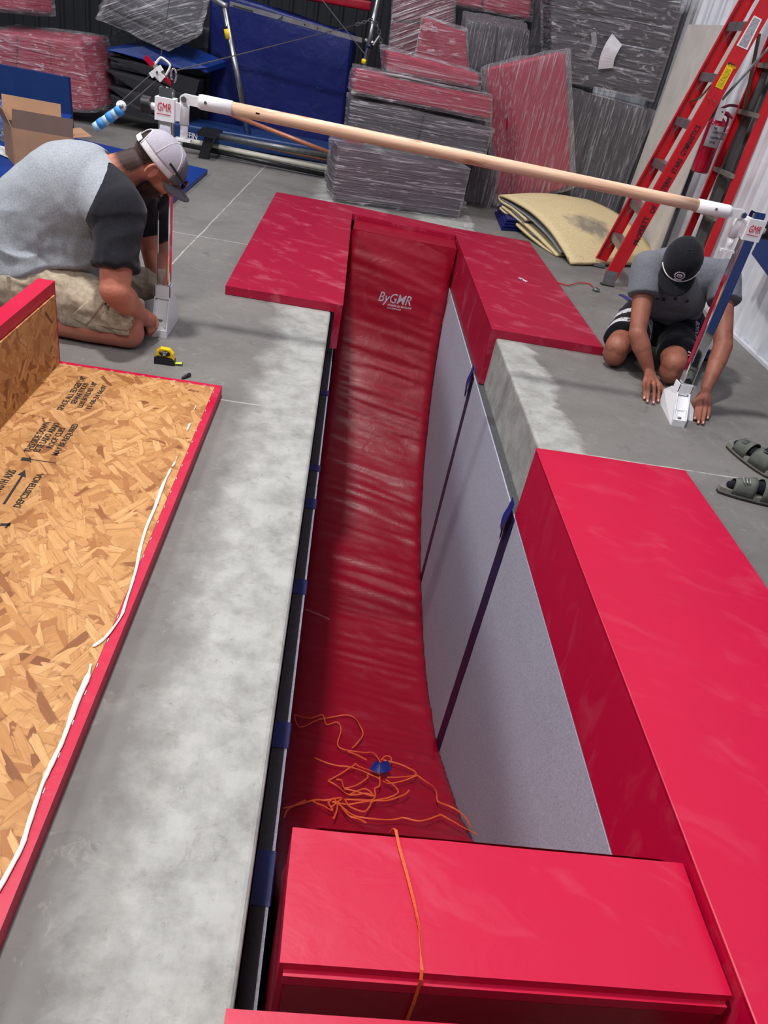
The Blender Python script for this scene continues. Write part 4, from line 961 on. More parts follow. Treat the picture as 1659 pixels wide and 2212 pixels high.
# stacked black pads by the wall
base_y = 8.22
def jy(px, py, y=base_y): return GY(px, py, y)
j0 = jy(1235, 470); j1 = jy(1340, 470); j0.z = j1.z = .004; j1.x = 2.36+.35
j0 = V((2.06, base_y, .004)); j1 = V((2.76, base_y, .004))
bundle('lower black wrapped mat bundle with upright folds, below the black pad stack', [j0, j1, jy(1419, 238), jy(1232, 188)], (0, .55, 0), 'black_mat', 3, 'h', 'wrap_v', seed=22, group='black wrapped mats by the right wall')
i0 = jy(1190, 176); i1 = jy(1412, 224)
bundle('upper stack of black wrapped pads with torn plastic and a paper sheet', [i0+V((0, 0, .012)), i1+V((0, 0, .012)), V((2.80, base_y, jy(1486, -60).z)), jy(1190, -110)], (0, .55, 0), 'black_mat', 5, 'v', 'wrap_soft', seed=23, group='black wrapped mats by the right wall', gap=.022, puff=.008)
bm = bmesh.new(); q = spline([GY(1333, 85, 8.20), GY(1322, 102, 8.16), GY(1312, 125, 8.16), GY(1308, 148, 8.18)], 4); ribbon(bm, q, .14, .002, (0, -1, .1))
add('paper_sheet', bm, M['paper'], label='crumpled white paper sheet hanging on the black pad stack', cat='paper')
bm = bmesh.new(); q = spline([GY(1282, 70, 8.20), GY(1283, 95, 8.15), GY(1270, 122, 8.17)], 5); ribbon(bm, q, .05, .002, (0, -1, .1))
add('torn_plastic', bm, M['wrap_soft'], label='torn strip of clear plastic hanging beside the paper sheet', cat='plastic')
# left side bundles
nb0, nb1 = V((-3.75, 8.55, .06)), GY(208, 243, 8.60)
bundle('large crimson wrapped mat bundle behind the blue folded mat at the left', [GY(0, 235, 8.6)+V((-.3, 0, -.1)), GY(208, 243, 8.6), GY(172, 88, 8.6), GY(-40, 62, 8.6)], (.12, .55, .06), ['pink'], 3, 'h', 'wrap_soft', seed=24)
bundle('crimson wrapped mat bundle in the top left corner, resting on the large one', [GY(-30, 24, 8.75), GY(58, 29, 8.75), GY(50, -40, 8.75), GY(-40, -50, 8.75)], (.15, .4, 0), 'pink', 1, 'v', 'wrap_soft', seed=25)
bundle('black wrapped mat bundle lying tilted above the dark folded panels', [GY(205, 42, 8.8), GY(365, 112, 8.8), GY(436, 72, 8.8), GY(255, -30, 8.8)], (-.05, .7, .28), 'black_mat', 3, 'v', 'wrap_d', seed=26, puff=.03)
bundle('dark mat bundle in the gap beside the blue standing mat', [V((-3.0, 9.9, .004)), V((-1.8, 9.9, .004)), GY(455, 60, 9.9), GY(250, 20, 9.9)], (0, .5, 0), 'black_mat', 2, 'v', None, seed=27, group='loose dark mats')
# folded panel mat with black foam underside
t = thing('folded_panel_mat', GZ(300, 262, 0), 'folded blue panel mat showing its dark foam underside in a fan', 'mat')
pts = [(232, 103), (262, 98), (310, 99), (380, 118), (448, 146)]
tops = [GY(x, y, 9.0) for x, y in pts]
bm = bmesh.new(); vs0 = [bm.verts.new(p) for p in tops]; vs1 = [bm.verts.new(p+V((.1, .6, .05))) for p in tops]; vs2 = [bm.verts.new(p-V((0, 0, .05))) for p in tops]; vs3 = [bm.verts.new(p+V((.1, .6, 0))) for p in tops]
for k in range(len(tops)-1):
    bm.faces.new((vs0[k], vs0[k+1], vs1[k+1], vs1[k])); bm.faces.new((vs2[k], vs2[k+1], vs0[k+1], vs0[k])); bm.faces.new((vs3[k], vs3[k+1], vs2[k+1], vs2[k])); bm.faces.new((vs1[k], vs1[k+1], vs3[k+1], vs3[k]))
bm.faces.new((vs0[0], vs1[0], vs3[0], vs2[0])); bm.faces.new((vs0[-1], vs2[-1], vs3[-1], vs1[-1]))
add('blue_panel', bm, M['blue'], t)
# front of the panel slopes down toward the viewer like a blue tongue
bm = bmesh.new(); prism(bm, [GY(232, 107, 8.95), GY(310, 100, 8.98), GY(448, 146, 8.98), GY(400, 150, 8.93), GY(340, 138, 8.9)], (0, .02, 0)); add('blue_panel', bm, M['blue'], t)
fan = [[(232, 110), (330, 150), (420, 175), (300, 135)], [(228, 122), (330, 168), (420, 215), (430, 175), (300, 135)], [(226, 150), (300, 200), (400, 245), (420, 215), (320, 170)], [(230, 185), (295, 235), (395, 262), (400, 245), (300, 200)], [(238, 205), (245, 235), (300, 255), (360, 268), (300, 232)]]
for k, f in enumerate(fan):
    bm = bmesh.new(); prism(bm, [GY(x, y, 8.97-.05*k+.006*i) for i, (x, y) in enumerate(f)], (0, .30, 0)); bev(bm, .004); add('foam_fold', bm, M['black_foam'], t)
# standing royal blue mat
b0 = GY(447, 283, 9.62); b1 = GY(735, 322, 9.62); b2 = GY(765, 72, 9.62); b3 = GY(452, -25, 9.62)
b0.z = b1.z = .004
bm = bmesh.new(); D_ = V((.03, .42, 0)); hexa(bm, [b0, b1, b1+D_, b0+D_, b3, b2, b2+D_, b3+D_]); bmesh.ops.recalc_face_normals(bm, faces=bm.faces); bev(bm, .05, 4); soften(bm, 8, .03, (1.5, 1.5, 1.5), 4)
t = thing('standing_mat', (b0+b1)/2, 'large royal blue crash mat standing upright behind the chrome frame', 'mat')
add('mat_cover', bm, M['navy'], t, smooth=True)
c = GY(690, 183, 9.56); m_ = .035
for a, b in (((-1, -1), (1, -1)), ((1, -1), (1, 1)), ((1, 1), (-1, 1)), ((-1, 1), (-1, -1)), ((-1, -1), (1, 1)), ((-1, 1), (1, -1))):
    tb('stitched_patch', [c+V((a[0]*m_, 0, a[1]*m_)), c+V((b[0]*m_, 0, b[1]*m_))], .0025, M['blue_dull'], t, 6)
text('CAUTION', GY(545, 150, 9.56), (1, 0, -.05), (0, 0, 1), .07, M['blue_dull'], t, 'embossed_lettering', off=.0)
# red pads lying on top of the standing mat
bundle('dark crimson mats piled on top of the standing blue mat', [GY(590, -12, 9.62), GY(800, 26, 9.62), GY(815, -50, 9.62), GY(590, -80, 9.62)], (0, .5, 0), 'red_pit', 3, 'v', None, seed=28, name='mat_pile', cat='mat', group='loose crimson mats')
bundle('crimson pad standing in the gap right of the blue standing mat', [GY(738, 335, 9.3), GY(778, 342, 9.3), GY(800, 262, 9.3), GY(752, 262, 9.3)], (0, .4, 0), 'red_pit', 1, 'v', None, seed=29, name='mat_pile', cat='mat', group='loose crimson mats', rnd=.04)
# blue lettered mat on the floor behind the rack
f0, f1 = V((-1.95, 8.75, .004)), V((-.15, 8.95, .004))
bm = bmesh.new(); hexa(bm, [f0, f1, f1+V((0, .6, 0)), f0+V((0, .6, 0)), f0+V((0, 0, .15)), f1+V((0, 0, .15)), f1+V((0, .6, .15)), f0+V((0, .6, .15))]); bmesh.ops.recalc_face_normals(bm, faces=bm.faces); bev(bm, .03, 3); soften(bm, 4, .006)
t = thing('folded_floor_mat', (-1, 9, 0), 'folded blue mat with white lettering on the floor behind the bar rack', 'mat')
add('mat_cover', bm, M['blue_dull'], t, smooth=True)
la = GY(399, 297, 8.72); lb_ = GY(423, 302, 8.72)
text('FFIN', GY(401, 297, 8.745), lb_-la, (0, 0, 1), .082, M['white_soft'], t, 'printed_lettering', off=.01, fit=(GY(425, 302, 8.745)-GY(401, 297, 8.745)).length)
text('IN, MO', GY(400, 307, 8.745), lb_-la, (0, 0, 1), .055, M['white_soft'], t, 'printed_lettering', off=.005, fit=.125)
# floor panel mats at the left
def panelmat(label, c4, h, z0=0, mat='blue', folds=None, seed=0):
    cc = sum((V(c) for c in c4), V((0, 0, 0)))/4; t = thing('panel_mat', (cc.x, cc.y, z0), label, 'mat', 'blue panel mats')
    n = folds or 1
    for k in range(n):
        a, b = k/n, (k+1)/n
        A = V(c4[0]).lerp(V(c4[3]), a+.002); B = V(c4[1]).lerp(V(c4[2]), a+.002); C_ = V(c4[1]).lerp(V(c4[2]), b-.002); D_ = V(c4[0]).lerp(V(c4[3]), b-.002)
        bm = bmesh.new(); hexa(bm, [V((p.x, p.y, z0+.002)) for p in (A, B, C_, D_)]+[V((p.x, p.y, z0+h)) for p in (A, B, C_, D_)]); bmesh.ops.recalc_face_normals(bm, faces=bm.faces); bev(bm, .006, 2)
        add('panel', bm, M[mat], t)
    return t
c_far = fl(449, 366, .04)
panelmat('blue panel mat lying on the floor behind the kneeling man in the white cap', [(-4.2, 3.9, 0), (-1.30, 3.95, 0), (c_far.x, c_far.y-.0, 0), (-4.2, 8.05, 0)], .042, folds=4)
# upright folded end of the blue mat
bm = bmesh.new(); q = [GY(-60, 128, 7.75), GY(147, 168, 7.75)]; lo = [V((p.x, 7.75, .06)) for p in q]
hexa(bm, [lo[0], lo[1]+V((.02, 0, 0)), lo[1]+V((.02, .04, 0)), lo[0]+V((0, .04, 0)), q[0], q[1], q[1]+V((0, .06, 0)), q[0]+V((0, .06, 0))]); bev(bm, .008, 2)
t = thing('folded_panel_mat', (-3, 7.7, .045), 'blue panel mat folded up against the large crimson bundle at the left', 'mat')
add('upright_panel', bm, M['blue_dull'], t)
bm = bmesh.new(); a = lo[0]; b = lo[1]+V((.02, 0, 0)); pr = []
hexa(bm, [V((a.x, 7.30, .045)), V((b.x, 7.34, .045)), V((b.x, 7.75, .045)), V((a.x, 7.75, .045)), V((a.x, 7.30, .05)), V((b.x, 7.34, .05)), V((b.x, 7.75, .20)), V((a.x, 7.75, .20))]); bev(bm, .01, 3)
add('sloping_panel', bm, M['blue'], t)
# ------------------------------------------------------------------ cardboard box, bag, paper
bz = .044
t = thing('cardboard_box', (-2.3, 6.2, bz), 'open brown cardboard box with raised flaps on the blue mat', 'box')
p0 = fl(33, 357, bz); p1 = p0+V((.60, -.02, 0)); p3 = fl(20, 328, bz)
p1 = fl(150, 378, bz); p1 = p0+(V((1, .06, 0)))*.42; dv = V((-.17, .27, 0)); hh = .255
def wallp(name, a, b, z0, z1, mat, lean=V((0, 0, 0)), th=.006):
    bm = bmesh.new(); n = (b-a).cross(V((0, 0, 1))).normalized()*th
    hexa(bm, [a+V((0, 0, z0)), b+V((0, 0, z0)), b+n+V((0, 0, z0)), a+n+V((0, 0, z0)), a+V((0, 0, z1))+lean, b+V((0, 0, z1))+lean, b+n+V((0, 0, z1))+lean, a+n+V((0, 0, z1))+lean]); return add(name, bm, mat, t)
wallp('side', p0, p1, 0, hh, M['card']); wallp('side', p1, p1+dv, 0, hh, M['card']); wallp('side', p1+dv, p0+dv, 0, hh, M['card_shade']); wallp('side', p0+dv, p0, 0, hh, M['card'])
bm = bmesh.new(); hexa(bm, [p0, p1, p1+dv, p0+dv]+[q+V((0, 0, .005)) for q in (p0, p1, p1+dv, p0+dv)]); add('bottom', bm, M['card'], t)
wallp('flap', p1+dv+V((0, .0, 0)), p0+dv, hh, hh+.16, M['card'], V((-.02, .06, 0))); wallp('flap', p0, p1, hh, hh+.12, M['card_shade'], V((0, .03, 0)))
wallp('flap', p1, p1+dv, hh, hh+.03, M['card'], V((.13, .02, 0))); wallp('flap', p0+dv, p0, hh, hh+.11, M['card'], V((-.05, .0, 0)))
bm = bmesh.new(); bmesh.ops.create_icosphere(bm, subdivisions=5, radius=.2); cb = GZ(18, 290, .1)
for v in bm.verts:
    n = v.co.normalized(); v.co = V((n.x*.17+n.z*.04, n.y*.14, n.z*.15))*(1+.35*noise.noise(n*3)+.22*noise.noise(n*9)); v.co += V((cb.x, cb.y+.05, 0)); v.co.z = max(v.co.z+.19, .046)
bag = thing('parts_bag', (cb.x, cb.y, .045), 'clear plastic bag of metal bolts behind the cardboard box', 'bag')
add('bag_film', bm, M['bag'], bag, smooth=True)
for k in range(14):
    a = V((cb.x+random.uniform(-.11, .10), cb.y+.05+random.uniform(-.08, .06), .06+random.uniform(0, .12))); d = V((random.uniform(-1, 1), random.uniform(-1, 1), random.uniform(-.4, .4))).normalized()*.05
    tb('bolt', [a, a+d], .009, M['steel'] if k % 2 else M['blackmetal'], bag, 8)
bm = bmesh.new(); q = [fl(-30, 306, .05), fl(22, 322, .05), fl(20, 342, .05), fl(-30, 322, .05)]; prism(bm, q, (0, 0, .004)); bmesh.ops.subdivide_edges(bm, edges=bm.edges[:], cuts=2)
add('paper_leaflet', bm, M['paper'], label='white paper leaflet on the blue mat left of the cardboard box', cat='paper')
# ------------------------------------------------------------------ rack of rails on black trestles
t = thing('rail_rack', (-.8, 8.0, 0), 'low black steel rack holding spare grey, ivory and bronze rails on the floor', 'rack')
def R_(px, py, y=8.05): return GY(px, py, y)
def leg(a, b, w_=.035, dpt=.06, y=8.0, nm='rack_leg'):
    A = GY(*a, y); B = GY(*b, y); bm = bmesh.new(); s = V((w_, 0, 0)); e = V((0, dpt, 0)); B.z = max(B.z, .0)
    hexa(bm, [B-s, B+s, B+s+e, B-s+e, A-s, A+s, A+s+e, A-s+e]); bev(bm, .006); return add(nm, bm, M['blackmetal'], t)
leg((455, 285), (438, 345), .045, .08, 7.95); leg((444, 285), (462, 330), .03, .3, 8.1); leg((717, 345), (708, 392), .03, .08, 7.95); leg((716, 335), (724, 380), .03, .2, 8.1)
a = R_(428, 286, 7.95); b = R_(465, 292, 7.95); bxo('cradle', (a.x, 7.90, a.z-.02), (b.x+.02, 8.25, a.z+.02), M['blackmetal'], t, bevel=.004)
a = R_(705, 350, 7.95); bxo('cradle', (a.x, 7.90, a.z-.02), (a.x+.12, 8.25, a.z+.02), M['blackmetal'], t, bevel=.004)
rr = thing('steel_rail', R_(590, 315), 'grey steel rail resting on the black rack', 'rail', 'spare rails on the rack')
tb('rail_tube', [R_(458, 292), R_(722, 340)], .028, M['greytube'], rr)
rr = thing('bronze_rail', R_(600, 300), 'bronze coloured rail leaning diagonally from the rack behind the wooden bar', 'rail', 'spare rails on the rack')
tb('rail_tube', [GY(500, 248, 8.45), GY(720, 333, 8.2)], .022, M['bronze'], rr)
rr = thing('bronze_rail', R_(600, 330), 'bronze coloured rail lying under the grey steel rail on the rack', 'rail', 'spare rails on the rack')
tb('rail_tube', [GY(460, 292, 8.25), GY(704, 345, 8.2)], .020, M['bronze'], rr)
rr = thing('ivory_rail', R_(600, 330), 'long ivory coloured rail low on the rack near the floor', 'rail', 'spare rails on the rack')
tb('rail_tube', [GY(400, 303, 8.12), GY(708, 366, 8.12)], .026, M['ivory'], rr)
for (a, b, r) in (((395, 312), (712, 382), .022), ((470, 330), (712, 386), .014)):
    A = GY(*a, 8.1); B = GY(*b, 8.1); A.z = max(A.z, r+.01); B.z = max(B.z, r+.01); tb('base_tube', [A, B], r, M['blackmetal'], t)
# ------------------------------------------------------------------ chrome frame in front of the blue mat
t = thing('chrome_frame', (-.8, 9.0, 0), 'chrome bar frame with yellow bands in front of the standing blue mat', 'frame')
yf = 8.95
def pz(px, py): return GY(px, py, yf)
ft = pz(541, 322); ft.z = .01
tb('chrome_upright', [ft+V((0, 0, .02)), pz(485, 18)], .034, M['steel'], t, 16)
bxo('foot_shoe', (ft.x-.06, ft.y-.05, .0), (ft.x+.06, ft.y+.05, .05), M['alu'], t, bevel=.005)
tb('chrome_upright', [pz(777, 190), pz(822, -30)], .028, M['steel'], t, 16)
tb('top_elbow', [pz(455, -8), pz(484, 12), pz(492, 14)], .03, M['alu'], t, 10)
tb('yellow_band', [pz(491, 62), pz(494.5, 84)], .0365, M['yellow'], t, 16); tb('yellow_band', [pz(788, 128), pz(786, 138)], .031, M['yellow'], t, 16)
tb('black_band', [pz(490, 56), pz(491, 62)], .036, M['black'], t, 16)
def flat(name, a, b, w_, mat, dy=-.04):
    A = pz(*a)+V((0, dy, 0)); B = pz(*b)+V((0, dy, 0)); bm = bmesh.new(); ribbon(bm, [A, B], w_, .012, (0, -1, 0)); return add(name, bm, mat, t)
fr_ = flat('spreader_rail', (498, 8), (782, 87), .042, M['alu']); 
flat('spreader_slot', (505, 12), (548, 24), .008, M['ink'], -.055)
for x, y in ((659, 53), (687, 61), (714, 68)): c = pz(x, y)+V((0, -.052, 0)); tb('pin_hole', [c, c+V((0, -.004, 0))], .008, M['black'], t, 8)
tb('spring_clip', [pz(601, 42)+V((0, -.06, 0)), pz(612, 36)+V((0, -.08, 0))], .008, M['steel'], t, 6)
tb('joint_knuckle', [pz(788, 86), pz(800, 92), pz(806, 92)], .02, M['alu'], t, 8); tb('joint_knuckle', [pz(806, 98), pz(820, 78)], .016, M['alu'], t, 8)
tb('collar', [pz(799, 96), pz(797, 104)], .036, M['tape_dark'], t, 16)
ch = thing('chain', pz(780, 50), 'small steel chain hooked round the right chrome post', 'chain')
lk = [(770, 53), (776, 51), (783, 49), (790, 47), (797, 44), (803, 42), (810, 48), (815, 55), (818, 64), (820, 73), (822, 82), (823, 92), (824, 100)]
for i, ((x, y), (x2, y2)) in enumerate(zip(lk, lk[1:])):
    A = pz(x, y)+V((0, -.05, 0)); B = pz(x2, y2)+V((0, -.05, 0)); d = (B-A); c = (A+B)/2; d.normalize(); s = V((0, 1, 0)) if i % 2 else d.cross(V((0, 1, 0))).normalized()
    q = [c+d*math.cos(2*math.pi*k/12)*.026+s*math.sin(2*math.pi*k/12)*.013 for k in range(13)]
    tb('chain_link', q, .0045, M['steel'], ch, 6)
# ------------------------------------------------------------------ folded beige foam and blue cloth near the ladder
t = thing('folded_foam', (2.3, 7.0, 0), 'thick folded sheet of beige foam with a grey stain, on the floor behind the ladder', 'foam sheet')
F0, F1 = GZ(1228, 572, .0), GZ(1400, 566, 0); Bk = V((1.44, 7.62, 0)); dirE = (F1-F0); dirE = V((.98, .55, 0))
def sheet(name, path, ext_, th, mat, seed):
    """path: list of (s, z) with s from the front corner F0 toward Bk"""
    q = spline([F0.lerp(Bk, s)+V((0, 0, z)) for s, z in path], 7); n = len(q); bm = bmesh.new(); T, _ = frames(q); rows = []; m = 14
    for p, tt in zip(q, T):
        side = V((dirE.y, -dirE.x, 0)).normalized(); nrm = tt.cross(dirE).normalized()
        row = []
        for j in range(m+1):
            u = j/m; e = p+dirE*ext_*u; bulge = .04*math.sin(u*2.6)*min(1, max(0, p.z)/.15)+.012*noise.noise(V((u*3, p.z*6, seed)))
            row.append((e+V((0, 0, bulge)), nrm))
        rows.append(row)
    va = [[bm.verts.new(p+nn*th/2) for p, nn in r] for r in rows]; vb = [[bm.verts.new(p-nn*th/2) for p, nn in r] for r in rows]
    for g_, flip in ((va, 0), (vb, 1)):
        for i in range(n-1):
            for j in range(m):
                f = (g_[i][j], g_[i+1][j], g_[i+1][j+1], g_[i][j+1]); bm.faces.new(f[::-1] if flip else f)
    for i in range(n-1):
        for j in (0, m): bm.faces.new((va[i][j], vb[i][j], vb[i+1][j], va[i+1][j]))
    for i in (0, n-1):
        for j in range(m): bm.faces.new((va[i][j], va[i][j+1], vb[i][j+1], vb[i][j]))
    for v in bm.verts: v.co.z = max(v.co.z, .004)
    return add(name, bm, mat, t, smooth=True)
sheet('foam_layer', [(-.02, .02), (.10, .085), (.3, .17), (.55, .225), (.8, .235), (.97, .225), (1.02, .20), (.97, .175), (.8, .17), (.6, .14)], .98, .024, M['yfoam'], 1)
sheet('foam_layer', [(.95, .14), (.75, .12), (.5, .09), (.28, .045), (.17, .02), (.16, .012), (.3, .014), (.6, .05), (.85, .10), (.97, .12)], .80, .020, M['yfoam'], 2)
M['grey_lining'] = plain('grey_cloth_lining', (120, 122, 128), .85, nz=.1)
sheet('lining_fold', [(.99, .195), (.8, .19), (.55, .165), (.3, .11), (.12, .045)], .90, .006, M['grey_lining'], 3)
sheet('lining_fold', [(.8, .155), (.66, .12), (.52, .07), (.42, .055)], .5, .008, M['grey_lining'], 4)
ab = GZ(1229, 560, .045); bx2 = GZ(1262, 553, .06)
t2 = thing('folded_tarp', (1.6, 7.3, 0), 'folded navy blue tarp tucked under the beige foam', 'tarp')
for k in range(4):
    bm = bmesh.new(); o_ = .018*k; c = [GZ(1068+3*k, 462-1*k, .0)+V((0, .0, 0)), GZ(1082+2*k, 498, 0), GZ(1150, 503, 0), GZ(1130, 455, 0)]
    hexa(bm, [V((p.x, p.y, .003+.026*k)) for p in c]+[V((p.x, p.y, .026+.026*k)) for p in c]); bmesh.ops.recalc_face_normals(bm, faces=bm.faces); bev(bm, .008, 2); soften(bm, 3, .006, (8, 8, 8), k)
    add('tarp_layer', bm, M['navy'], t2, smooth=True)
bpy.context.view_layer.update()
fo_ = [o for o in t.children if o.name.startswith('foam_layer')][0]
def foam_hit(px, py):
    m = fo_.matrix_world.inverted(); hit, loc, nrm, i = fo_.ray_cast(m @ V((0, 0, CAMH)), (m.to_3x3() @ ray(px, py)).normalized()); return (fo_.matrix_world @ loc, nrm) if hit else (None, None)
qq = [foam_hit(*p) for p in ((1229, 563), (1261, 561), (1259, 553), (1229, 556))]
if all(q[0] is not None for q in qq):
    bm = bmesh.new(); nn = qq[0][1]; hexa(bm, [q[0]+nn*.001 for q in qq]+[q[0]+nn*.004 for q in qq]); add('printed_label', bm, M['brass'], t)
else: print('foam label miss')
tp = thing('door_stop', GZ(1287, 627), 'small dark grey round weight on the floor by the ladder foot', 'weight')
bm = bmesh.new(); c = GZ(1287, 629); tube(bm, [c+V((0, 0, .0)), c+V((0, 0, .018)), c+V((0, 0, .024))], [.028, .026, .018], 20); add('weight_body', bm, M['greytube'], tp, smooth=True)
# tape scraps on the floor
for q, lab in (([(1340, 636), (1352, 642), (1362, 650)], 'navy tape scrap on the floor left of the man in the black cap'), ([(1338, 668), (1352, 672), (1360, 678)], 'bright blue tape scrap on the floor beside the black shorts')):
    bm = bmesh.new(); ribbon(bm, [GZ(x, y, .003) for x, y in q], .05, .002, (0, 0, 1)); add('tape_scrap', bm, M['tape'], label=lab, cat='tape')
# corner of a blue mat; unseen rest added to darken the post's reflection
wx = lambda y: 2.53+.0384*(y+3)-.05
a = GX(1623, 548, 2.64); b = GX(1662, 470, 2.64); e = (b-a); e = a+e*((1.5-a.z)/e.z)
bm = bmesh.new(); q = [a, e, V((wx(-1.5)-.075, -1.5, 1.5)), V((wx(-1.5)-.075, -1.5, 0.01)), V((wx(1.9)-.075, 1.9, 0.01))]; prism(bm, q, (.045, 0, 0)); bev(bm, .01)
add('wall_mat', bm, M['blue_dull'], label='corner of a dark blue mat against the wall at the right edge, unseen rest added', cat='mat')
# ------------------------------------------------------------------ tape measure and marker cap
t = thing('tape_measure', GZ(365, 785), 'yellow and black tape measure with its blade pulled out a little', 'tape measure')
a = GZ(334, 786); b = GZ(372, 791); d = (b-a); d.z = 0; d.normalize(); n = V((-d.y, d.x, 0)); Lb = .082
def tm(u, v, z): return a+d*u+n*v+V((0, 0, z))
prof_ = [(0, 0), (Lb, 0), (Lb, .018), (Lb-.006, .05), (Lb-.022, .068), (.022, .070), (.006, .055), (0, .03)]
bm = bmesh.new(); prism(bm, [tm(u, .004, z+.001) for u, z in prof_], n*.030); bev(bm, .004); add('yellow_case', bm, M['yellow'], t)
bm = bmesh.new(); prism(bm, [tm(u, 0, z) for u, z in [(-.003, 0), (Lb+.002, 0), (Lb+.002, .022), (Lb-.012, .034), (.012, .040), (-.003, .030)]], n*.038); bev(bm, .005, 2); add('rubber_grip', bm, M['black'], t)
c = tm(.041, .0032, .052); bm = bmesh.new(); prism(bm, [c+d*math.cos(k*math.pi/10)*.024+V((0, 0, math.sin(k*math.pi/10)*.013)) for k in range(20)], -n*.001); lbm = add('badge', bm, M['ink'], t)
text("25'", tm(.033, .0018, .043), d, (0, 0, 1), .014, M['white_soft'], lbm, 'badge_lettering', off=.02, xs=.9); text('STANLEY', tm(.024, .0018, .056), d, (0, 0, 1), .008, M['white_soft'], lbm, 'badge_lettering', off=.01, xs=.9)
bm = bmesh.new(); ribbon(bm, [tm(Lb, .02, .006), tm(Lb+.015, .02, .009), tm(Lb+.032, .02, .012)], .020, .0008, (0, 0, 1)); add('blade', bm, M['tapeblade'], t)
bm = bmesh.new(); box(bm, (0, 0, 0), (.002, .02, .012)); 
for v in bm.verts: v.co = tm(Lb+.032, .010, .003)+d*v.co.x+n*v.co.y+V((0, 0, v.co.z))
add('end_hook', bm, M['steel'], t)
a = GZ(393, 817, .006); b = GZ(410, 809, .008)
mk = tb('marker_cap', [a, a.lerp(b, .1), a.lerp(b, .6), b], [.003, .0055, .0085, .0085], M['black'], label='black marker cap lying on the concrete near the tape measure', cat='marker cap')
# ------------------------------------------------------------------ people
def caps(bm, a, b, r0, r1, flat0=False, flat1=False, sq=1.0, up=None, seg=20):
    a = V(a); b = V(b); d = (b-a).normalized(); pts = []; rs = []
    if not flat0:
        for k in range(1, 5):
            t_ = math.pi/2*(1-k/5); pts.append(a-d*r0*math.sin(t_)); rs.append(r0*math.cos(t_))
    pts.append(a); rs.append(r0); pts.append(b); rs.append(r1)
    if not flat1:
        for k in range(1, 5):
            t_ = math.pi/2*k/5; pts.append(b+d*r1*math.sin(t_)); rs.append(r1*math.cos(t_))
    tube(bm, pts, rs, seg, up=up, sq=sq)
def ell(bm, c, r, R=None):
    tmp = bmesh.new(); bmesh.ops.create_icosphere(tmp, subdivisions=4, radius=1); m = {}
    Rm = R if R is not None else Matrix.Identity(3)
    for v in tmp.verts: m[v] = bm.verts.new(V(c)+Rm @ V((v.co.x*r[0], v.co.y*r[1], v.co.z*r[2])))
    for f in tmp.faces: bm.faces.new([m[v] for v in f.verts])
    tmp.free()
def remesh(bm, voxel, smooth=4, fac=.5):
    bmesh.ops.recalc_face_normals(bm, faces=bm.faces)
    me = bpy.data.meshes.new('tmp'); bm.to_mesh(me); bm.free(); o = bpy.data.objects.new('tmp', me); COL.objects.link(o)
    m = o.modifiers.new('r', 'REMESH'); m.mode = 'VOXEL'; m.voxel_size = voxel
    s = o.modifiers.new('s', 'SMOOTH'); s.iterations = smooth; s.factor = fac
    dg = bpy.context.evaluated_depsgraph_get(); out = bpy.data.meshes.new_from_object(o.evaluated_get(dg))
    bpy.data.objects.remove(o); bpy.data.meshes.remove(me)
    b2 = bmesh.new(); b2.from_mesh(out); bpy.data.meshes.remove(out); b2.normal_update(); return b2
def disp(bm, fn):
    bm.normal_update(); nn = [v.normal.copy() for v in bm.verts]
    for v, n in zip(bm.verts, nn): v.co += n*fn(v.co)
    bm.normal_update()
def keep(bm, fn):  # drop the faces outside fn and even out the cut
    fs = [f for f in bm.faces if not fn(f.calc_center_median())]; bmesh.ops.delete(bm, geom=fs, context='FACES'); smooth_rim(bm)
def smooth_rim(bm, it=8):
    bm.verts.ensure_lookup_table(); rim = {}
    for e in bm.edges:
        if len(e.link_faces) == 1:
            a, b = e.verts; rim.setdefault(a, []).append(b); rim.setdefault(b, []).append(a)
    for _ in range(it):
        new = {v: v.co*.4+(sum((q.co for q in l), V((0, 0, 0)))/len(l))*.6 for v, l in rim.items() if len(l) == 2}
        for v, c in new.items(): v.co = c
def extract(bm, fn, push=0.0):
    b = bm.copy(); keep(b, fn); smooth_rim(b)
    if push:
        b.normal_update()
        nn = [v.normal.copy() for v in b.verts]
        for v, n in zip(b.verts, nn): v.co += n*push
    return b
def addp(name, bm, mat, parent, **k):
    me = bpy.data.meshes.new(name); bm.to_mesh(me); bm.free(); return add(name, me, mat, parent, smooth=True, **k)
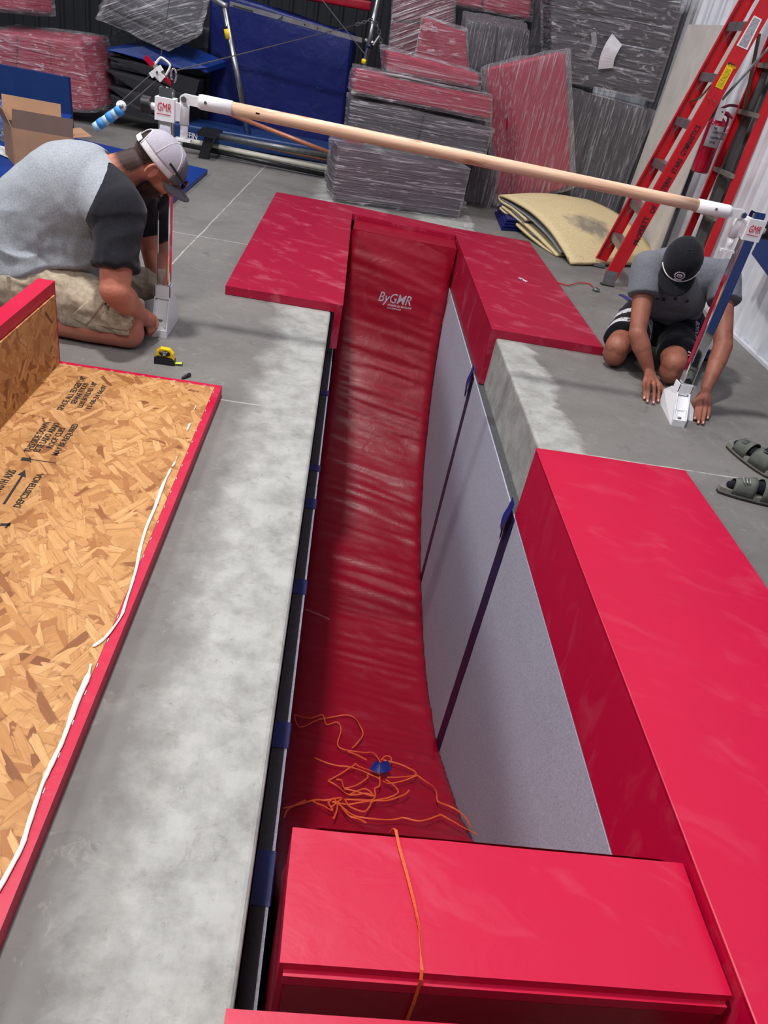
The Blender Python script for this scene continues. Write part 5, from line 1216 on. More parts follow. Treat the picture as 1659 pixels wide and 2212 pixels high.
def head_prims(bm, C, f, u, s=1.0):
    f = V(f).normalized(); u = V(u); u = (u-f*u.dot(f)).normalized(); sd = u.cross(f).normalized(); R = Matrix((f, sd, u)).transposed()
    L_ = lambda a, b, c: C+f*a*s+sd*b*s+u*c*s
    ell(bm, L_(-.008, 0, .030), (.098*s, .077*s, .092*s), R)
    ell(bm, L_(.028, 0, -.035), (.066*s, .060*s, .078*s), R)
    ell(bm, L_(.048, 0, -.092), (.034*s, .036*s, .026*s), R)      # chin
    ell(bm, L_(-.015, 0, -.045), (.06*s, .062*s, .06*s), R)
    caps(bm, L_(.092, 0, .012), L_(.116, 0, -.030), .008*s, .014*s)  # nose
    for q in (-1, 1):
        ell(bm, L_(.062, q*.040, -.028), (.030*s, .024*s, .026*s), R)  # cheek
        ell(bm, L_(.080, q*.030, .022), (.018*s, .024*s, .010*s), R)   # brow
        ell(bm, L_(.105, q*.012, -.032), (.010*s, .008*s, .007*s), R)
    ell(bm, L_(.090, 0, -.058), (.014*s, .026*s, .007*s), R); ell(bm, L_(.086, 0, -.070), (.014*s, .022*s, .008*s), R)
    for q in (-1, 1):   # ears
        pts = []
        for k in range(13):
            a = math.radians(-60+300*k/12); pts.append(L_(-.012-math.sin(a)*.0+math.cos(a)*.018-.006, q*(.080+.010*(1-math.cos(a))*.5), -.008+math.sin(a)*.030))
        for p_, q_ in zip(pts, pts[1:]): caps(bm, p_, q_, .0065*s, .0065*s, seg=8)
        ell(bm, L_(-.010, q*.076, -.008), (.020*s, .008*s, .028*s), R)
    return L_, R, f, sd, u
def dome(C, f, sd, u, a, b, c, zmin=0.0, cut=None, th=.003, nseg=56, nr=26):
    bm = bmesh.new(); rows = []
    for i in range(nr+1):
        t_ = math.pi/2*i/nr; row = []
        for k in range(nseg):
            p = 2*math.pi*k/nseg; row.append(V((math.cos(p)*max(0.0,math.cos(t_))**.85*a, math.sin(p)*max(0.0,math.cos(t_))**.85*b, math.sin(t_)*c)))
        rows.append(row)
    vs = [[bm.verts.new(C+f*q.x+sd*q.y+u*(q.z+zmin)) for q in r] for r in rows]; loc = rows
    for i in range(nr):
        for k in range(nseg):
            q = (loc[i][k]+loc[i+1][(k+1) % nseg])/2
            if cut and cut(q): continue
            bm.faces.new((vs[i][k], vs[i][(k+1) % nseg], vs[i+1][(k+1) % nseg], vs[i+1][k]))
    bmesh.ops.remove_doubles(bm, verts=bm.verts, dist=.0004); bmesh.ops.recalc_face_normals(bm, faces=bm.faces)
    return bm
def solid(bm, th):
    bmesh.ops.recalc_face_normals(bm, faces=bm.faces); bmesh.ops.solidify(bm, geom=bm.faces[:], thickness=th)
    return bm
def brim(C, f, sd, u, a, b, length, z0, droop=.02, curve=.035):
    bm = bmesh.new(); nu, nv = 28, 8; rows = []
    for i in range(nu+1):
        p = math.radians(-68+136*i/nu); row = []
        base_ = V((math.cos(p)*a, math.sin(p)*b, 0)); L_ = length*max(0.0, math.cos(p*90/76))**.55
        for j in range(nv+1):
            q = base_+V((1, math.sin(p)*.15, 0))*L_*j/nv; z = -curve*(q.y/b)**2-droop*j/nv
            row.append(bm.verts.new(C+f*q.x+sd*q.y+u*(z0+z)))
        rows.append(row)
    for i in range(nu):
        for j in range(nv): bm.faces.new((rows[i][j], rows[i+1][j], rows[i+1][j+1], rows[i][j+1]))
    return solid(bm, .004)
def finger(bm, pts, r0, r1):
    n = len(pts)
    for i in range(n-1):
        caps(bm, pts[i], pts[i+1], r0+(r1-r0)*i/(n-1), r0+(r1-r0)*(i+1)/(n-1), seg=12)
def bent(a, b, lift, k=.45):
    a = V(a); b = V(b); m = a.lerp(b, k)+V((0, 0, lift)); m2 = a.lerp(b, .78)+V((0, 0, lift*.55)); return [a, m, m2, b]
def wrinkle(sc1, amp1, sc2=0, amp2=0, seed=0):
    def f(c):
        a = noise.noise(V((c.x*sc1[0]+seed, c.y*sc1[1], c.z*sc1[2]))); r = (1-abs(a)*2.6)*amp1
        if amp2: r += noise.noise(V((c.x*sc2, c.y*sc2, c.z*sc2+seed)))*amp2
        return r
    return f
def cast(o, origin, dr):
    m = o.matrix_world.inverted(); hit, loc, nrm, i = o.ray_cast(m @ V(origin), (m.to_3x3() @ V(dr)).normalized()); return (o.matrix_world @ loc, nrm) if hit else (None, None)
# ---- man in the white cap, kneeling at the left upright -------------------------------------------------
P1 = thing('person', (-1.2, 3.4, 0), 'kneeling man in grey and black raglan shirt, khaki shorts and white mesh cap', 'person')
HC = GY(335, 357, 3.40); f1 = V((.65, .30, -.70)); u1 = V((.69, .10, .72))
sh = GY(258, 458, 3.22); el = GY(248, 628, 3.08); wr = GY(302, 680, 3.25); kn = GY(321, 690, 3.31)
nb = V((-.985, 3.40, .665))
bm = bmesh.new()
L1, R1, f1, s1, u1 = head_prims(bm, HC, f1, u1, 1.06)
caps(bm, nb, L1(-.035, 0, -.045), .082, .070); caps(bm, nb+V((.02, 0, -.03)), L1(-.01, 0, -.07), .07, .055)
ell(bm, (-1.08, 3.40, .58), (.20, .20, .15)); ell(bm, (-1.26, 3.40, .44), (.22, .18, .16)); ell(bm, (-1.50, 3.40, .25), (.18, .18, .17))
caps(bm, (-1.0, 3.40, .62), sh, .12, .085)
caps(bm, sh, el, .078, .060); caps(bm, el+V((0, 0, .0)), el.lerp(wr, .35), .062, .060); caps(bm, el.lerp(wr, .3), wr, .060, .036)
sh2 = V((-.95, 3.57, .60)); el2 = V((-.88, 3.68, .33)); wr2 = V((-.835, 3.60, .17))
caps(bm, (-1.0, 3.40, .62), sh2, .12, .085); caps(bm, sh2, el2, .075, .056); caps(bm, el2, wr2, .056, .034)
caps(bm, wr2, wr2+V((.02, -.03, -.05)), .036, .034)
for k in range(4): finger(bm, bent(wr2+V((.02+.014*k, -.03, -.06)), wr2+V((.03+.014*k, -.05, -.11)), .0), .009, .0075)
# near hand: loose fist gripping the foot plate
caps(bm, wr, wr.lerp(kn, .6), .034, .036, sq=.8); caps(bm, wr.lerp(kn, .5), kn, .038, .034)
for k, (a, b, c) in enumerate((((333, 684), (339, 700), (333, 712)), ((330, 692), (337, 707), (330, 719)), ((325, 699), (330, 713), (325, 725)), ((318, 703), (322, 716), (318, 724)))):
    finger(bm, [GY(*a, 3.345-.014*k), GY(*b, 3.34-.014*k), GY(*c, 3.36-.012*k)], .0115, .0085)
finger(bm, [wr.lerp(kn, .5)+V((0, .02, 0)), GY(327, 680, 3.36), GY(338, 690, 3.37)], .013, .009)
# legs
kneeN = V((-.872, 3.222, .071)); ankN = V((-1.34, 3.23, .055)); kneeF = V((-.86, 3.60, .073)); ankF = V((-1.34, 3.58, .055))
for kk, aa, hip in ((kneeN, ankN, V((-1.46, 3.28, .20))), (kneeF, ankF, V((-1.46, 3.52, .20)))):
    caps(bm, hip, kk+V((-.02, 0, .055)), .115, .078); caps(bm, kk+V((-.012, 0, .052)), kk, .070, .070); caps(bm, kk, kk.lerp(aa, .4)+V((0, 0, .008)), .070, .074); caps(bm, kk.lerp(aa, .4)+V((0, 0, .008)), aa, .074, .046)
    caps(bm, aa, aa+V((-.17, 0, -.015)), .042, .030)
b1 = remesh(bm, .0048, 3, .5)
def hd(c): q = c-HC; return q.dot(f1)/1.06, q.dot(s1)/1.06, q.dot(u1)/1.06
def is_hair(c):
    a, b, d = hd(c)
    if a > .02 or d < -.085 or (c-HC).length > .165: return False
    return a < -.045+.25*(d-.02) and d > -.012 or (d > .028 and a < .02)
hair = extract(b1, lambda c: is_hair(c) and not (abs(hd(c)[1]) > .083), .0012)
beard = extract(b1, lambda c: (lambda a, b, d: (c-HC).length < .16 and a > .006 and d < -.052+.30*max(0, .03-a)-.22*max(0, a-.05) and d > -.135 and not (a > .088 and d > -.064))(*hd(c)), .0035)
for v in b1.verts: v.co.z = max(v.co.z, .003)
def sm(x, a, b):
    x = max(0, min(1, (x-a)/(b-a))); return x*x*(3-2*x)
def stub(c):
    a, b, d = hd(c); r = (c-HC).length
    if r > .21: return 0
    h = sm(-a+.25*(d-.02), .008, .050)*sm(d, -.125, -.065)*sm(.19-r, 0, .03)
    be = sm(-d, .030, .062)*sm(a, -.035, .015)*sm(.17-r, 0, .02)*(1-sm(a, .082, .094)*sm(d, -.07, -.06))
    return max(h, be*.9)*(1-sm(abs(b), .078, .084))
vals = [stub(v.co) for v in b1.verts]
bo1 = addp('body', b1, M['skin1'], P1)
at_ = bo1.data.attributes.new('stubble', 'FLOAT', 'POINT'); at_.data.foreach_set('value', vals)
disp(hair, lambda c: .0015*noise.noise(c*180)); disp(beard, lambda c: .002*noise.noise(c*160))
addp('hair', hair, M['hair'], P1, label='short dark brown hair at the back of the head'); addp('beard', beard, M['stubble'], P1, label='short dark beard')
for q in (-1, 1):
    bm = bmesh.new(); ell(bm, L1(.074, q*.031, .004), (.012, .012, .012)); add('eye', bm, M['white_soft'], P1, smooth=True)
# shirt
bm = bmesh.new()
def torso(bm, rows, yc=3.40, grow=0.0):
    pts = [V((x, yc, z)) for x, z, _, _ in rows]; q = spline(pts, 5); n = len(q); T, _ = frames(q); rings = []
    for i, (p, t_) in enumerate(zip(q, T)):
        k = min(i/5, len(rows)-1.0001); a = int(k); f = k-a; wy = rows[a][2]*(1-f)+rows[a+1][2]*f+grow; wt = rows[a][3]*(1-f)+rows[a+1][3]*f+grow
        nrm = V((-t_.z, 0, t_.x))
        ring = []
        for m_ in range(36):
            an = 2*math.pi*m_/36; cy, cz = math.cos(an), math.sin(an); ring.append(bm.verts.new(p+V((0, wy*abs(cy)**.85*(1 if cy > 0 else -1), 0))+nrm*wt*abs(cz)**.9*(1 if cz > 0 else -1)))
        rings.append(ring)
    for a, b in zip(rings, rings[1:]):
        for m_ in range(36): bm.faces.new((a[m_], a[(m_+1) % 36], b[(m_+1) % 36], b[m_]))
    bm.faces.new(rings[0][::-1]); bm.faces.new(rings[-1])
TR = [(-1.66, .16, .13, .10), (-1.58, .22, .20, .16), (-1.46, .28, .225, .185), (-1.32, .40, .225, .205), (-1.21, .505, .225, .21), (-1.12, .59, .23, .20), (-1.04, .64, .20, .165), (-.985, .675, .13, .12), (-.965, .69, .10, .098)]
torso(bm, TR)
ell(bm, (-1.16, 3.38, .40), (.17, .20, .19)); ell(bm, (-1.32, 3.38, .30), (.24, .222, .15))
caps(bm, (-1.04, 3.37, .61), sh+V((-.015, .01, 0)), .150, .120)
d_ = (el-sh).normalized(); caps(bm, sh, sh+d_*.225, .100, .092, flat1=True)
caps(bm, (-1.04, 3.42, .60), sh2, .150, .112); d2_ = (el2-sh2).normalized(); caps(bm, sh2, sh2+d2_*.20, .105, .10, flat1=True)
b1 = remesh(bm, .007, 14, .6)
ax_ = V((.8, 0, .6))
def shirt_w(c):
    a = wrinkle((5, 3, 11), .015, 22, .004, 3)(V((c.x+c.z*.5, c.y, c.z-c.x*.35)))
    low = max(0, min(1, (.50-c.z)/.2)); fold = math.exp(-((c.x+1.0)/.16)**2)*math.exp(-((c.z-.38)/.14)**2)
    return a*(.25+1.2*low)+fold*.012*noise.noise(V((c.x*30, c.y*6, c.z*18)))
disp(b1, shirt_w)
def rag(c, near=True):
    # black raglan sleeves: everything outside a slanted line from the collar to the armpit
    q = (c-nb)
    yside = abs(c.y-3.40)
    line_ = -.975-.155*max(0, min(1, (.70-c.z)/.30))**1.4
    def dseg(a, b):
        t_ = max(0, min(1, (c-a).dot(b-a)/(b-a).length_squared)); return (c-a-(b-a)*t_).length
    if c.z < .52: return min(dseg(sh, el), dseg(sh2, el2)) < .122
    return (yside > .07 and c.x > line_+.02-.16*max(0, .16-yside) and c.x > -1.13) or c.x > -.925
sl = extract(b1, lambda c: rag(c)); keep(b1, lambda c: not rag(c) and c.z > .19+.06*math.sin(c.x*5) and c.z > .20-(c.x+1.5)*.03)
addp('shirt', b1, M['heather'], P1, label='heather grey shirt body'); 
keep(sl, lambda c: c.y < 3.40 or True)
slN = extract(sl, lambda c: c.y < 3.40); slF = extract(sl, lambda c: c.y >= 3.40); sl.free()
addp('sleeve', slN, M['black_tee'], P1, label='black raglan sleeve'); addp('sleeve', slF, M['black_tee'], P1, label='black raglan sleeve')
bm = bmesh.new(); caps(bm, (-.978, 3.40, .672), (-.955, 3.40, .695), .121, .100, flat0=True, flat1=True, seg=32); add('collar', bm, M['black_tee'], P1, smooth=True, label='black collar band')
# shorts
bm = bmesh.new()
ell(bm, (-1.50, 3.40, .235), (.225, .232, .20))
for hy, ky in ((3.29, 3.222), (3.53, 3.60)):
    caps(bm, (-1.42, hy, .195), (-1.15, (hy+ky)/2, .20), .150, .122); caps(bm, (-1.18, (hy+ky)/2, .195), (-.835, ky-.004, .140), .122, .086, flat1=True)
    caps(bm, (-1.10, ky, .14), (-.845, ky-.004, .118), .085, .080, flat1=True)
b1 = remesh(bm, .006, 5, .5)
disp(b1, lambda c: wrinkle((13, 4, 10), .008, 30, .004, 8)(V((c.x+c.z*.8, c.y, c.z-c.x*.3)))*1.0)
for v in b1.verts: v.co.z = max(v.co.z, .004)
keep(b1, lambda c: not (c.z < .085 and c.x > -1.28 and c.z < .085))
so_ = addp('shorts', b1, M['khaki'], P1, label='khaki cargo shorts')
shirt_o = [o for o in P1.children if o.name.startswith('shirt')][0]
bpy.context.view_layer.update()
l_, n_2 = cast(shirt_o, V((0, 0, CAMH)), ray(232, 321))
if l_ is not None:
    t1 = n_2.cross(V((0, 1, 0))).normalized(); t2 = n_2.cross(t1); bm = bmesh.new()
    prism(bm, [l_+n_2*.001+t1*a_+t2*b_ for a_, b_ in ((-.014, -.012), (-.004, -.004), (.006, -.014), (.014, .004), (.004, .016), (-.010, .010))], n_2*.0015); add('back_emblem', bm, M['leather'], shirt_o)
# cargo pocket and seams on the near thigh
def surf(px, py, y0=2.9, fn=None):
    return cast(so_, V((0, 0, CAMH)), ray(px, py))
def seam(pxs, r, mat, parent, name='seam'):
    bpy.context.view_layer.update(); pts = []
    for p in pxs:
        l_, n_2 = surf(*p); pts.append(l_+n_2*r*.1)
    return tb(name, spline(pts, 4), r, mat, parent, 6)
bpy.context.view_layer.update()
M['khaki_dark'] = cloth('khaki_seam', (104, 92, 74), (126, 114, 94), 60, .2)
def to_px(c):
    q = RW.transposed() @ (V(c)-V((0, 0, CAMH))); return IW/2+FPX*q.x/-q.z, IH/2-FPX*q.y/-q.z
def inside(p, poly):
    r = False; n = len(poly)
    for i in range(n):
        (x0, y0), (x1, y1) = poly[i], poly[(i+1) % n]
        if (y0 > p[1]) != (y1 > p[1]) and p[0] < (x1-x0)*(p[1]-y0)/(y1-y0)+x0: r = not r
    return r
for nm, pl in (('pocket_flap', [(150, 684), (188, 702), (226, 652), (206, 636)]), ('cargo_pocket', [(228, 668), (298, 696), (292, 716), (212, 704)])):
    bb = bmesh.new(); bb.from_mesh(so_.data); off_ = wloc(so_)
    for v in bb.verts: v.co += off_
    bb.normal_update(); fs = [f for f in bb.faces if not (f.normal.y < -.1 and inside(to_px(f.calc_center_median()), pl))]; bmesh.ops.delete(bb, geom=fs, context='FACES'); smooth_rim(bb, 14)
    left, best = set(bb.faces), []
    while left:
        comp, todo = [], [left.pop()]
        while todo:
            f = todo.pop(); comp.append(f)
            for e in f.edges:
                for g in e.link_faces:
                    if g in left: left.discard(g); todo.append(g)
        if len(comp) > len(best): best = comp
    bs = set(best); bmesh.ops.delete(bb, geom=[f for f in bb.faces if f not in bs], context='FACES')
    if len(bb.faces):
        bb.normal_update(); nn = [v.normal.copy() for v in bb.verts]
        for v, q in zip(bb.verts, nn): v.co += q*.0045
        bmesh.ops.solidify(bb, geom=bb.faces[:], thickness=.004); addp(nm, bb, M['khaki'], so_)
    else: bb.free()
bm = bmesh.new(); l_, n_2 = surf(20, 612); box(bm, (-.006, -.003, -.03), (.006, .003, .03), Matrix.Translation(l_+n_2*.003)); add('belt_loop', bm, M['khaki'], so_)
# shoes
def shoe(C, d, mat, parent, name='shoe', s=1.0):
    bm = bmesh.new(); d = V(d).normalized(); up = V((0, 0, 1)); R = Matrix((d, up.cross(d), up)).transposed()
    ell(bm, C+V((0, 0, .045)), (.13*s, .045*s, .04*s), R); ell(bm, C-d*.06+V((0, 0, .06)), (.06*s, .04*s, .055*s), R); ell(bm, C+d*.07+V((0, 0, .04)), (.07*s, .05*s, .035*s), R)
    b = remesh(bm, .006, 3)
    for v in b.verts: v.co.z = max(v.co.z, .004)
    return addp(name, b, mat, parent)
shoe(V((-1.55, 3.18, 0)), (-1, 0, 0), M['leather'], P1); shoe(V((-1.55, 3.58, 0)), (-1, 0, 0), M['leather'], P1)
# cap
cp = thing('cap', HC, 'white and grey mesh cap with sunglasses resting on it, worn by the kneeling man', 'cap')
cp.parent = P1; cp.location = HC-P1.location
for k_ in ('category', 'label'): del cp[k_]
cC = HC+u1*.022-f1*.004; ca, cb_, cc_ = .118, .098, .112
back = lambda q: q.x < -.06 and abs(q.y) < .046*math.sqrt(max(0, 1-(q.z/.062)**2)) and q.z < .062
whole = lambda keepf: (lambda q: back(q) or not keepf(q))
isfront = lambda q: q.x > .052+.10*q.z*0
bm = dome(cC, f1, s1, u1, ca, cb_, cc_, 0, whole(lambda q: isfront(q))); solid(bm, -.002); add('front_panel', bm, M['cap_grey'], cp, smooth=True)
bm = dome(cC, f1, s1, u1, ca, cb_, cc_, 0, whole(lambda q: not isfront(q) and q.z > .030)); solid(bm, -.002); add('mesh_panel', bm, M['cap_mesh'], cp, smooth=True)
bm = dome(cC, f1, s1, u1, ca+.0012, cb_+.0012, cc_+.0012, 0, whole(lambda q: not isfront(q) and q.z <= .034)); solid(bm, -.002); add('sweat_band', bm, M['cap_white'], cp, smooth=True)
def onD(p, t_, k=1.012): return cC+f1*math.cos(p)*max(0.0,math.cos(t_))**.85*ca*k+s1*math.sin(p)*max(0.0,math.cos(t_))**.85*cb_*k+u1*math.sin(t_)*cc_*k
for pdeg in (62, 118, -62, -118):
    q = [onD(math.radians(pdeg), math.radians(a), 1.004) for a in range(14, 89, 6)]
    bm = bmesh.new(); ribbon(bm, q, .010, .0016, [(p-cC).normalized() for p in q]); add('seam_tape', bm, M['cap_white'], cp, smooth=True)
q = [onD(math.radians(a), math.radians(5), 1.01) for a in range(158, 204, 4)]; bm = bmesh.new(); ribbon(bm, q, .022, .0025, [(p-cC).normalized() for p in q]); add('snap_strap', bm, M['white_soft'], cp)
q = [onD(math.pi+math.asin(max(-1, min(1, .047*math.cos(a)/.1))), math.asin(min(1, .066*max(.06, math.sin(a))/cc_)), 1.005) for a in [math.pi*k/16 for k in range(17)]]
bm = bmesh.new(); tube(bm, q, .0035, 8); add('opening_trim', bm, M['cap_white'], cp, smooth=True)
bm = bmesh.new(); ell(bm, cC+u1*(cc_+.002), (.006, .006, .004)); add('crown_button', bm, M['cap_white'], cp, smooth=True)
bm = brim(cC, f1, s1, u1, ca-.004, cb_-.004, .082, .002, .012, .030); add('brim', bm, M['cap_grey'], cp, smooth=True)
sg = [onD(math.radians(-86), math.radians(24), 1.05), onD(math.radians(-60), math.radians(20), 1.07), cC+f1*.112-s1*.070+u1*.030]
tb('sunglasses_arm', spline(sg, 5), .0045, M['black'], cp, 8); sg2 = [onD(math.radians(86), math.radians(24), 1.05), onD(math.radians(60), math.radians(20), 1.07), cC+f1*.112+s1*.070+u1*.030]
tb('sunglasses_arm', spline(sg2, 5), .0045, M['black'], cp, 8)
M['lens'] = plain('dark_mirror_lens', (40, 12, 30), .08, spec=1)
for q_ in (-1, 1):
    bm = bmesh.new(); ell(bm, cC+f1*.124+s1*q_*.038+u1*.024, (.006, .032, .022), R1); add('sunglasses_lens', bm, M['lens'], cp, smooth=True)
# ---- man in the black cap at the right upright ----------------------------------------------------------
P2 = thing('person', (1.9, 4.2, 0), 'kneeling man in grey t-shirt and black cap, both hands on the floor', 'person')
H2 = GY(1472, 566, 3.98); f2 = V((-.16, -.55, -.80)); u2 = V((-.22, -.78, .58))
bm = bmesh.new(); L2, R2, f2, s2, u2 = head_prims(bm, H2, f2, u2, 1.0)
pel = V((1.99, 4.47, .22)); che = V((1.87, 4.20, .46)); nk = V((1.83, 4.12, .58))
shL = GY(1402, 572, 4.10); shR = GY(1566, 590, 4.12)
caps(bm, nk, L2(-.03, 0, -.03), .065, .062)
ell(bm, che, (.17, .12, .15)); ell(bm, (1.93, 4.32, .33), (.165, .13, .16)); ell(bm, pel, (.175, .15, .16))
for s_ in (shL, shR): caps(bm, che+V((0, 0, .02)), s_+V((0, 0, -.03)), .09, .060)
elL = GY(1377, 722, 3.90); wrL = GZ(1402, 800, .075); elR = GY(1562, 748, 3.84); wrR = GZ(1527, 838, .085)
caps(bm, shL+V((0, 0, -.03)), elL, .062, .046); caps(bm, elL, elL.lerp(wrL, .35), .050, .050); caps(bm, elL.lerp(wrL, .3), wrL, .050, .030)
caps(bm, shR+V((0, 0, -.03)), elR, .062, .048); caps(bm, elR, elR.lerp(wrR, .35), .050, .050); caps(bm, elR.lerp(wrR, .3), wrR, .050, .030)
# hands: palms down, fingers towards the camera
nails = []
def hand2(wr_, kx, tips, thumb, lift):
    for p in kx: caps(bm, wr_, GZ(*p), .020, .0135, seg=12)
    mid = sum((GZ(*p) for p in kx), V((0, 0, 0)))/4; caps(bm, wr_, wr_.lerp(mid, .7), .027, .026, sq=.7)
    for k, (p, q) in enumerate(zip(kx, tips)):
        a = GZ(*p); b = GZ(*q); pts = bent(a, b, lift); finger(bm, pts, .0108, .0082); d = (pts[-1]-pts[-2]).normalized(); nails.append((b, d))
    finger(bm, [GZ(*p) for p in thumb], .013, .0095)
hand2(wrL, [(1391, 833, .045), (1401, 829, .050), (1413, 829, .050), (1424, 834, .045)], [(1391, 861, .010), (1398, 868, .010), (1411, 871, .010), (1421, 867, .010)], [(1408, 815, .05), (1426, 830, .035), (1432, 848, .016)], .008)
hand2(wrR, [(1506, 868, .050), (1515, 866, .055), (1525, 869, .052), (1533, 875, .045)], [(1500, 905, .012), (1508, 914, .010), (1518, 915, .010), (1528, 904, .012)], [(1514, 850, .055), (1500, 868, .045), (1497, 888, .02)], .010)
kL = GY(1327, 768, 4.00); kL.z = .078; kR = GY(1447, 808, 3.86); kR.z = .08
aL = V((1.88, 4.50, .05)); aR = V((2.16, 4.30, .055))
for kk, aa, hip in ((kL, aL, V((1.86, 4.40, .19))), (kR, aR, V((2.06, 4.40, .19)))):
    caps(bm, hip, kk+V((.0, 0, .045)), .105, .070); caps(bm, kk+V((0, 0, .04)), kk, .066, .066); caps(bm, kk, kk.lerp(aa, .4)+V((0, .02, 0)), .062, .064); caps(bm, kk.lerp(aa, .4)+V((0, .02, 0)), aa, .064, .042)
    caps(bm, aa, aa+(aa-kk).normalized()*.15, .038, .03)
b1 = remesh(bm, .0046, 3, .45)
for v in b1.verts: v.co.z = max(v.co.z, .003)
def h2(c): q = c-H2; return q.dot(f2), q.dot(s2), q.dot(u2)
hair = extract(b1, lambda c: (lambda a, b, d: (c-H2).length < .15 and a < .0 and d > -.06 and d < .05 and a < -.01 and abs(b) < .085)(*h2(c)), .003)
addp('body', b1, M['skin2'], P2); addp('hair', hair, M['hair'], P2)
for k_, (b, d) in enumerate(nails):
    bm = bmesh.new(); q = b+V((0, 0, .006))+d*.002; caps(bm, q-d*.004, q+d*.004, .0055, .005, seg=10); add('fingernail', bm, M['nail'], P2, smooth=True)
bm = bmesh.new()
ell(bm, che+V((0, .01, .0)), (.225, .170, .205)); ell(bm, (1.93, 4.30, .34), (.205, .165, .17)); ell(bm, (1.97, 4.40, .27), (.20, .17, .12))
caps(bm, che+V((-.02, .0, .07)), nk+V((0, 0, .03)), .15, .085, flat1=True)
for s_, e_, ln in ((shL, elL, .17), (shR, elR, .17)):
    caps(bm, che+V((0, 0, .04)), s_+V((0, 0, -.02)), .13, .088); d_ = (e_-s_).normalized(); caps(bm, s_+V((0, 0, -.015)), s_+d_*ln, .088, .086, flat1=True)
b1 = remesh(bm, .0065, 6, .5)
disp(b1, lambda c: wrinkle((9, 6, 5), .006, 24, .003, 5)(c)*(.6+1.2*max(0, min(1, (.45-c.z)/.2))))
keep(b1, lambda c: c.z > .235+.02*math.sin(c.x*9))
tee = addp('t_shirt', b1, M['grey_tee'], P2, label='plain grey t-shirt with dark stars on the chest')
bm = bmesh.new()
ell(bm, pel, (.205, .18, .185))
for kk, hip in ((kL, V((1.86, 4.40, .19))), (kR, V((2.10, 4.36, .19)))):
    e_ = hip.lerp(kk+V((0, 0, .06)), .86); caps(bm, hip, e_, .138, .106, flat1=True)
ell(bm, (1.93, 4.30, .19), (.14, .16, .12))
b1 = remesh(bm, .0065, 5, .5); disp(b1, wrinkle((8, 8, 8), .004, 25, .003, 2))
for v in b1.verts: v.co.z = max(v.co.z, .004)
sh_o = addp('shorts', b1, M['shorts_black'], P2, label='black knee length shorts with white lettering and bands')
shoe(aR+V((.12, .06, -.055)), (1, .3, 0), M['navy'], P2); shoe(aL+V((.05, .14, -.05)), (.3, 1, 0), M['navy'], P2)
# prints on shirt and shorts: projected on the cloth along the surface normal
bpy.context.view_layer.update()
def star(o, px, py, r, parent):
    og = V((0, 0, CAMH)); l_, n_ = cast(o, og, ray(px, py))
    if l_ is None: return
    bm = bmesh.new(); t1 = n_.cross(V((0, 0, 1))).normalized(); t2 = t1.cross(n_); ring = [l_+n_*.002+(t1*math.sin(k*math.pi/5)+t2*math.cos(k*math.pi/5))*(r if k % 2 == 0 else r*.42) for k in range(10)]
    prism(bm, ring, n_*.001); add('printed_star', bm, M['ink'], parent)
for x, y in ((1420, 645), (1434, 647), (1459, 645), (1484, 650)): star(tee, x, y, .014, tee)
def ctext(o, s_, A, B, h, mat, parent, name='printed_lettering', off=.02):
    og = V((0, 0, CAMH)); la_, na = cast(o, og, ray(*A)); lb2, nb2 = cast(o, og, ray(*B))
    if la_ is None or lb2 is None: print('ctext miss', s_, la_, lb2); return
    d = lb2-la_; n = (na+nb2).normalized(); up = n.cross(d).normalized()
    cu = .62*h*len(s_)
    def cf(c):
        l_, n_ = cast(o, c+n*.12, -n)
        return l_+n*.003 if l_ is not None and (l_-c).length < .08 else c
    text(s_, la_, d, up, h, mat, parent, name, off=off, fit=d.length, conform=cf)
ctext(tee, 'HUMMUS', (1428, 668), (1486, 671), .030, M['cork'], tee)
ctext(sh_o, 'BORN PRIMITIVE', (1503, 692), (1468, 778), .040, M['print_white'], sh_o, 'printed_lettering')
def band_(frac0, frac1, mat, name):
    hip = V((1.86, 4.40, .19)); e_ = kL+V((0, 0, .06)); a = hip.lerp(e_, frac0); b = hip.lerp(e_, frac1); n = (b-a).normalized()
    bb = bmesh.new(); bb.from_mesh(sh_o.data); off_ = wloc(sh_o)
    for v in bb.verts: v.co += off_
    keep(bb, lambda c: 0 < (c-a).dot(n) < (b-a).length and ((c-a)-n*(c-a).dot(n)).length < .16 and c.x < a.x+.075)
    bb.normal_update(); nn = [v.normal.copy() for v in bb.verts]
    for v, q in zip(bb.verts, nn): v.co += q*.0022
    addp(name, bb, mat, sh_o)
tt = NT('speckled_white_print'); ff = tt.noise(tt.co(), 45, 4, .7); tt.set(col=tt.ramp(ff, [(.40, lin((24, 24, 30))), (.46, lin((200, 200, 208)))]), rough=.7); M['speck'] = tt.m
band_(.42, .56, M['speck'], 'printed_band'); band_(.74, .84, M['speck'], 'printed_band')
# black cap
cp = bpy.data.objects.new('cap', None); COL.objects.link(cp); cp.parent = P2; cp.location = H2-P2.location; cp['label'] = 'black cap with a white rope and round gear emblem'
cC = H2+u2*.018-f2*.004; ca, cb_, cc_ = .116, .098, .120
bm = dome(cC, f2, s2, u2, ca, cb_, cc_, 0); solid(bm, -.002); add('crown', bm, M['cap_black'], cp, smooth=True)
bm = brim(cC, f2, s2, u2, ca-.004, cb_-.004, .085, .002, .010, .034); add('brim', bm, M['cap_black'], cp, smooth=True)
bm = bmesh.new(); ell(bm, cC+u2*(cc_+.002), (.006, .006, .004)); add('crown_button', bm, M['cap_black'], cp, smooth=True)
def onE(p, t_, k=1.01): return cC+f2*math.cos(p)*max(0.0,math.cos(t_))**.85*ca*k+s2*math.sin(p)*max(0.0,math.cos(t_))**.85*cb_*k+u2*math.sin(t_)*cc_*k
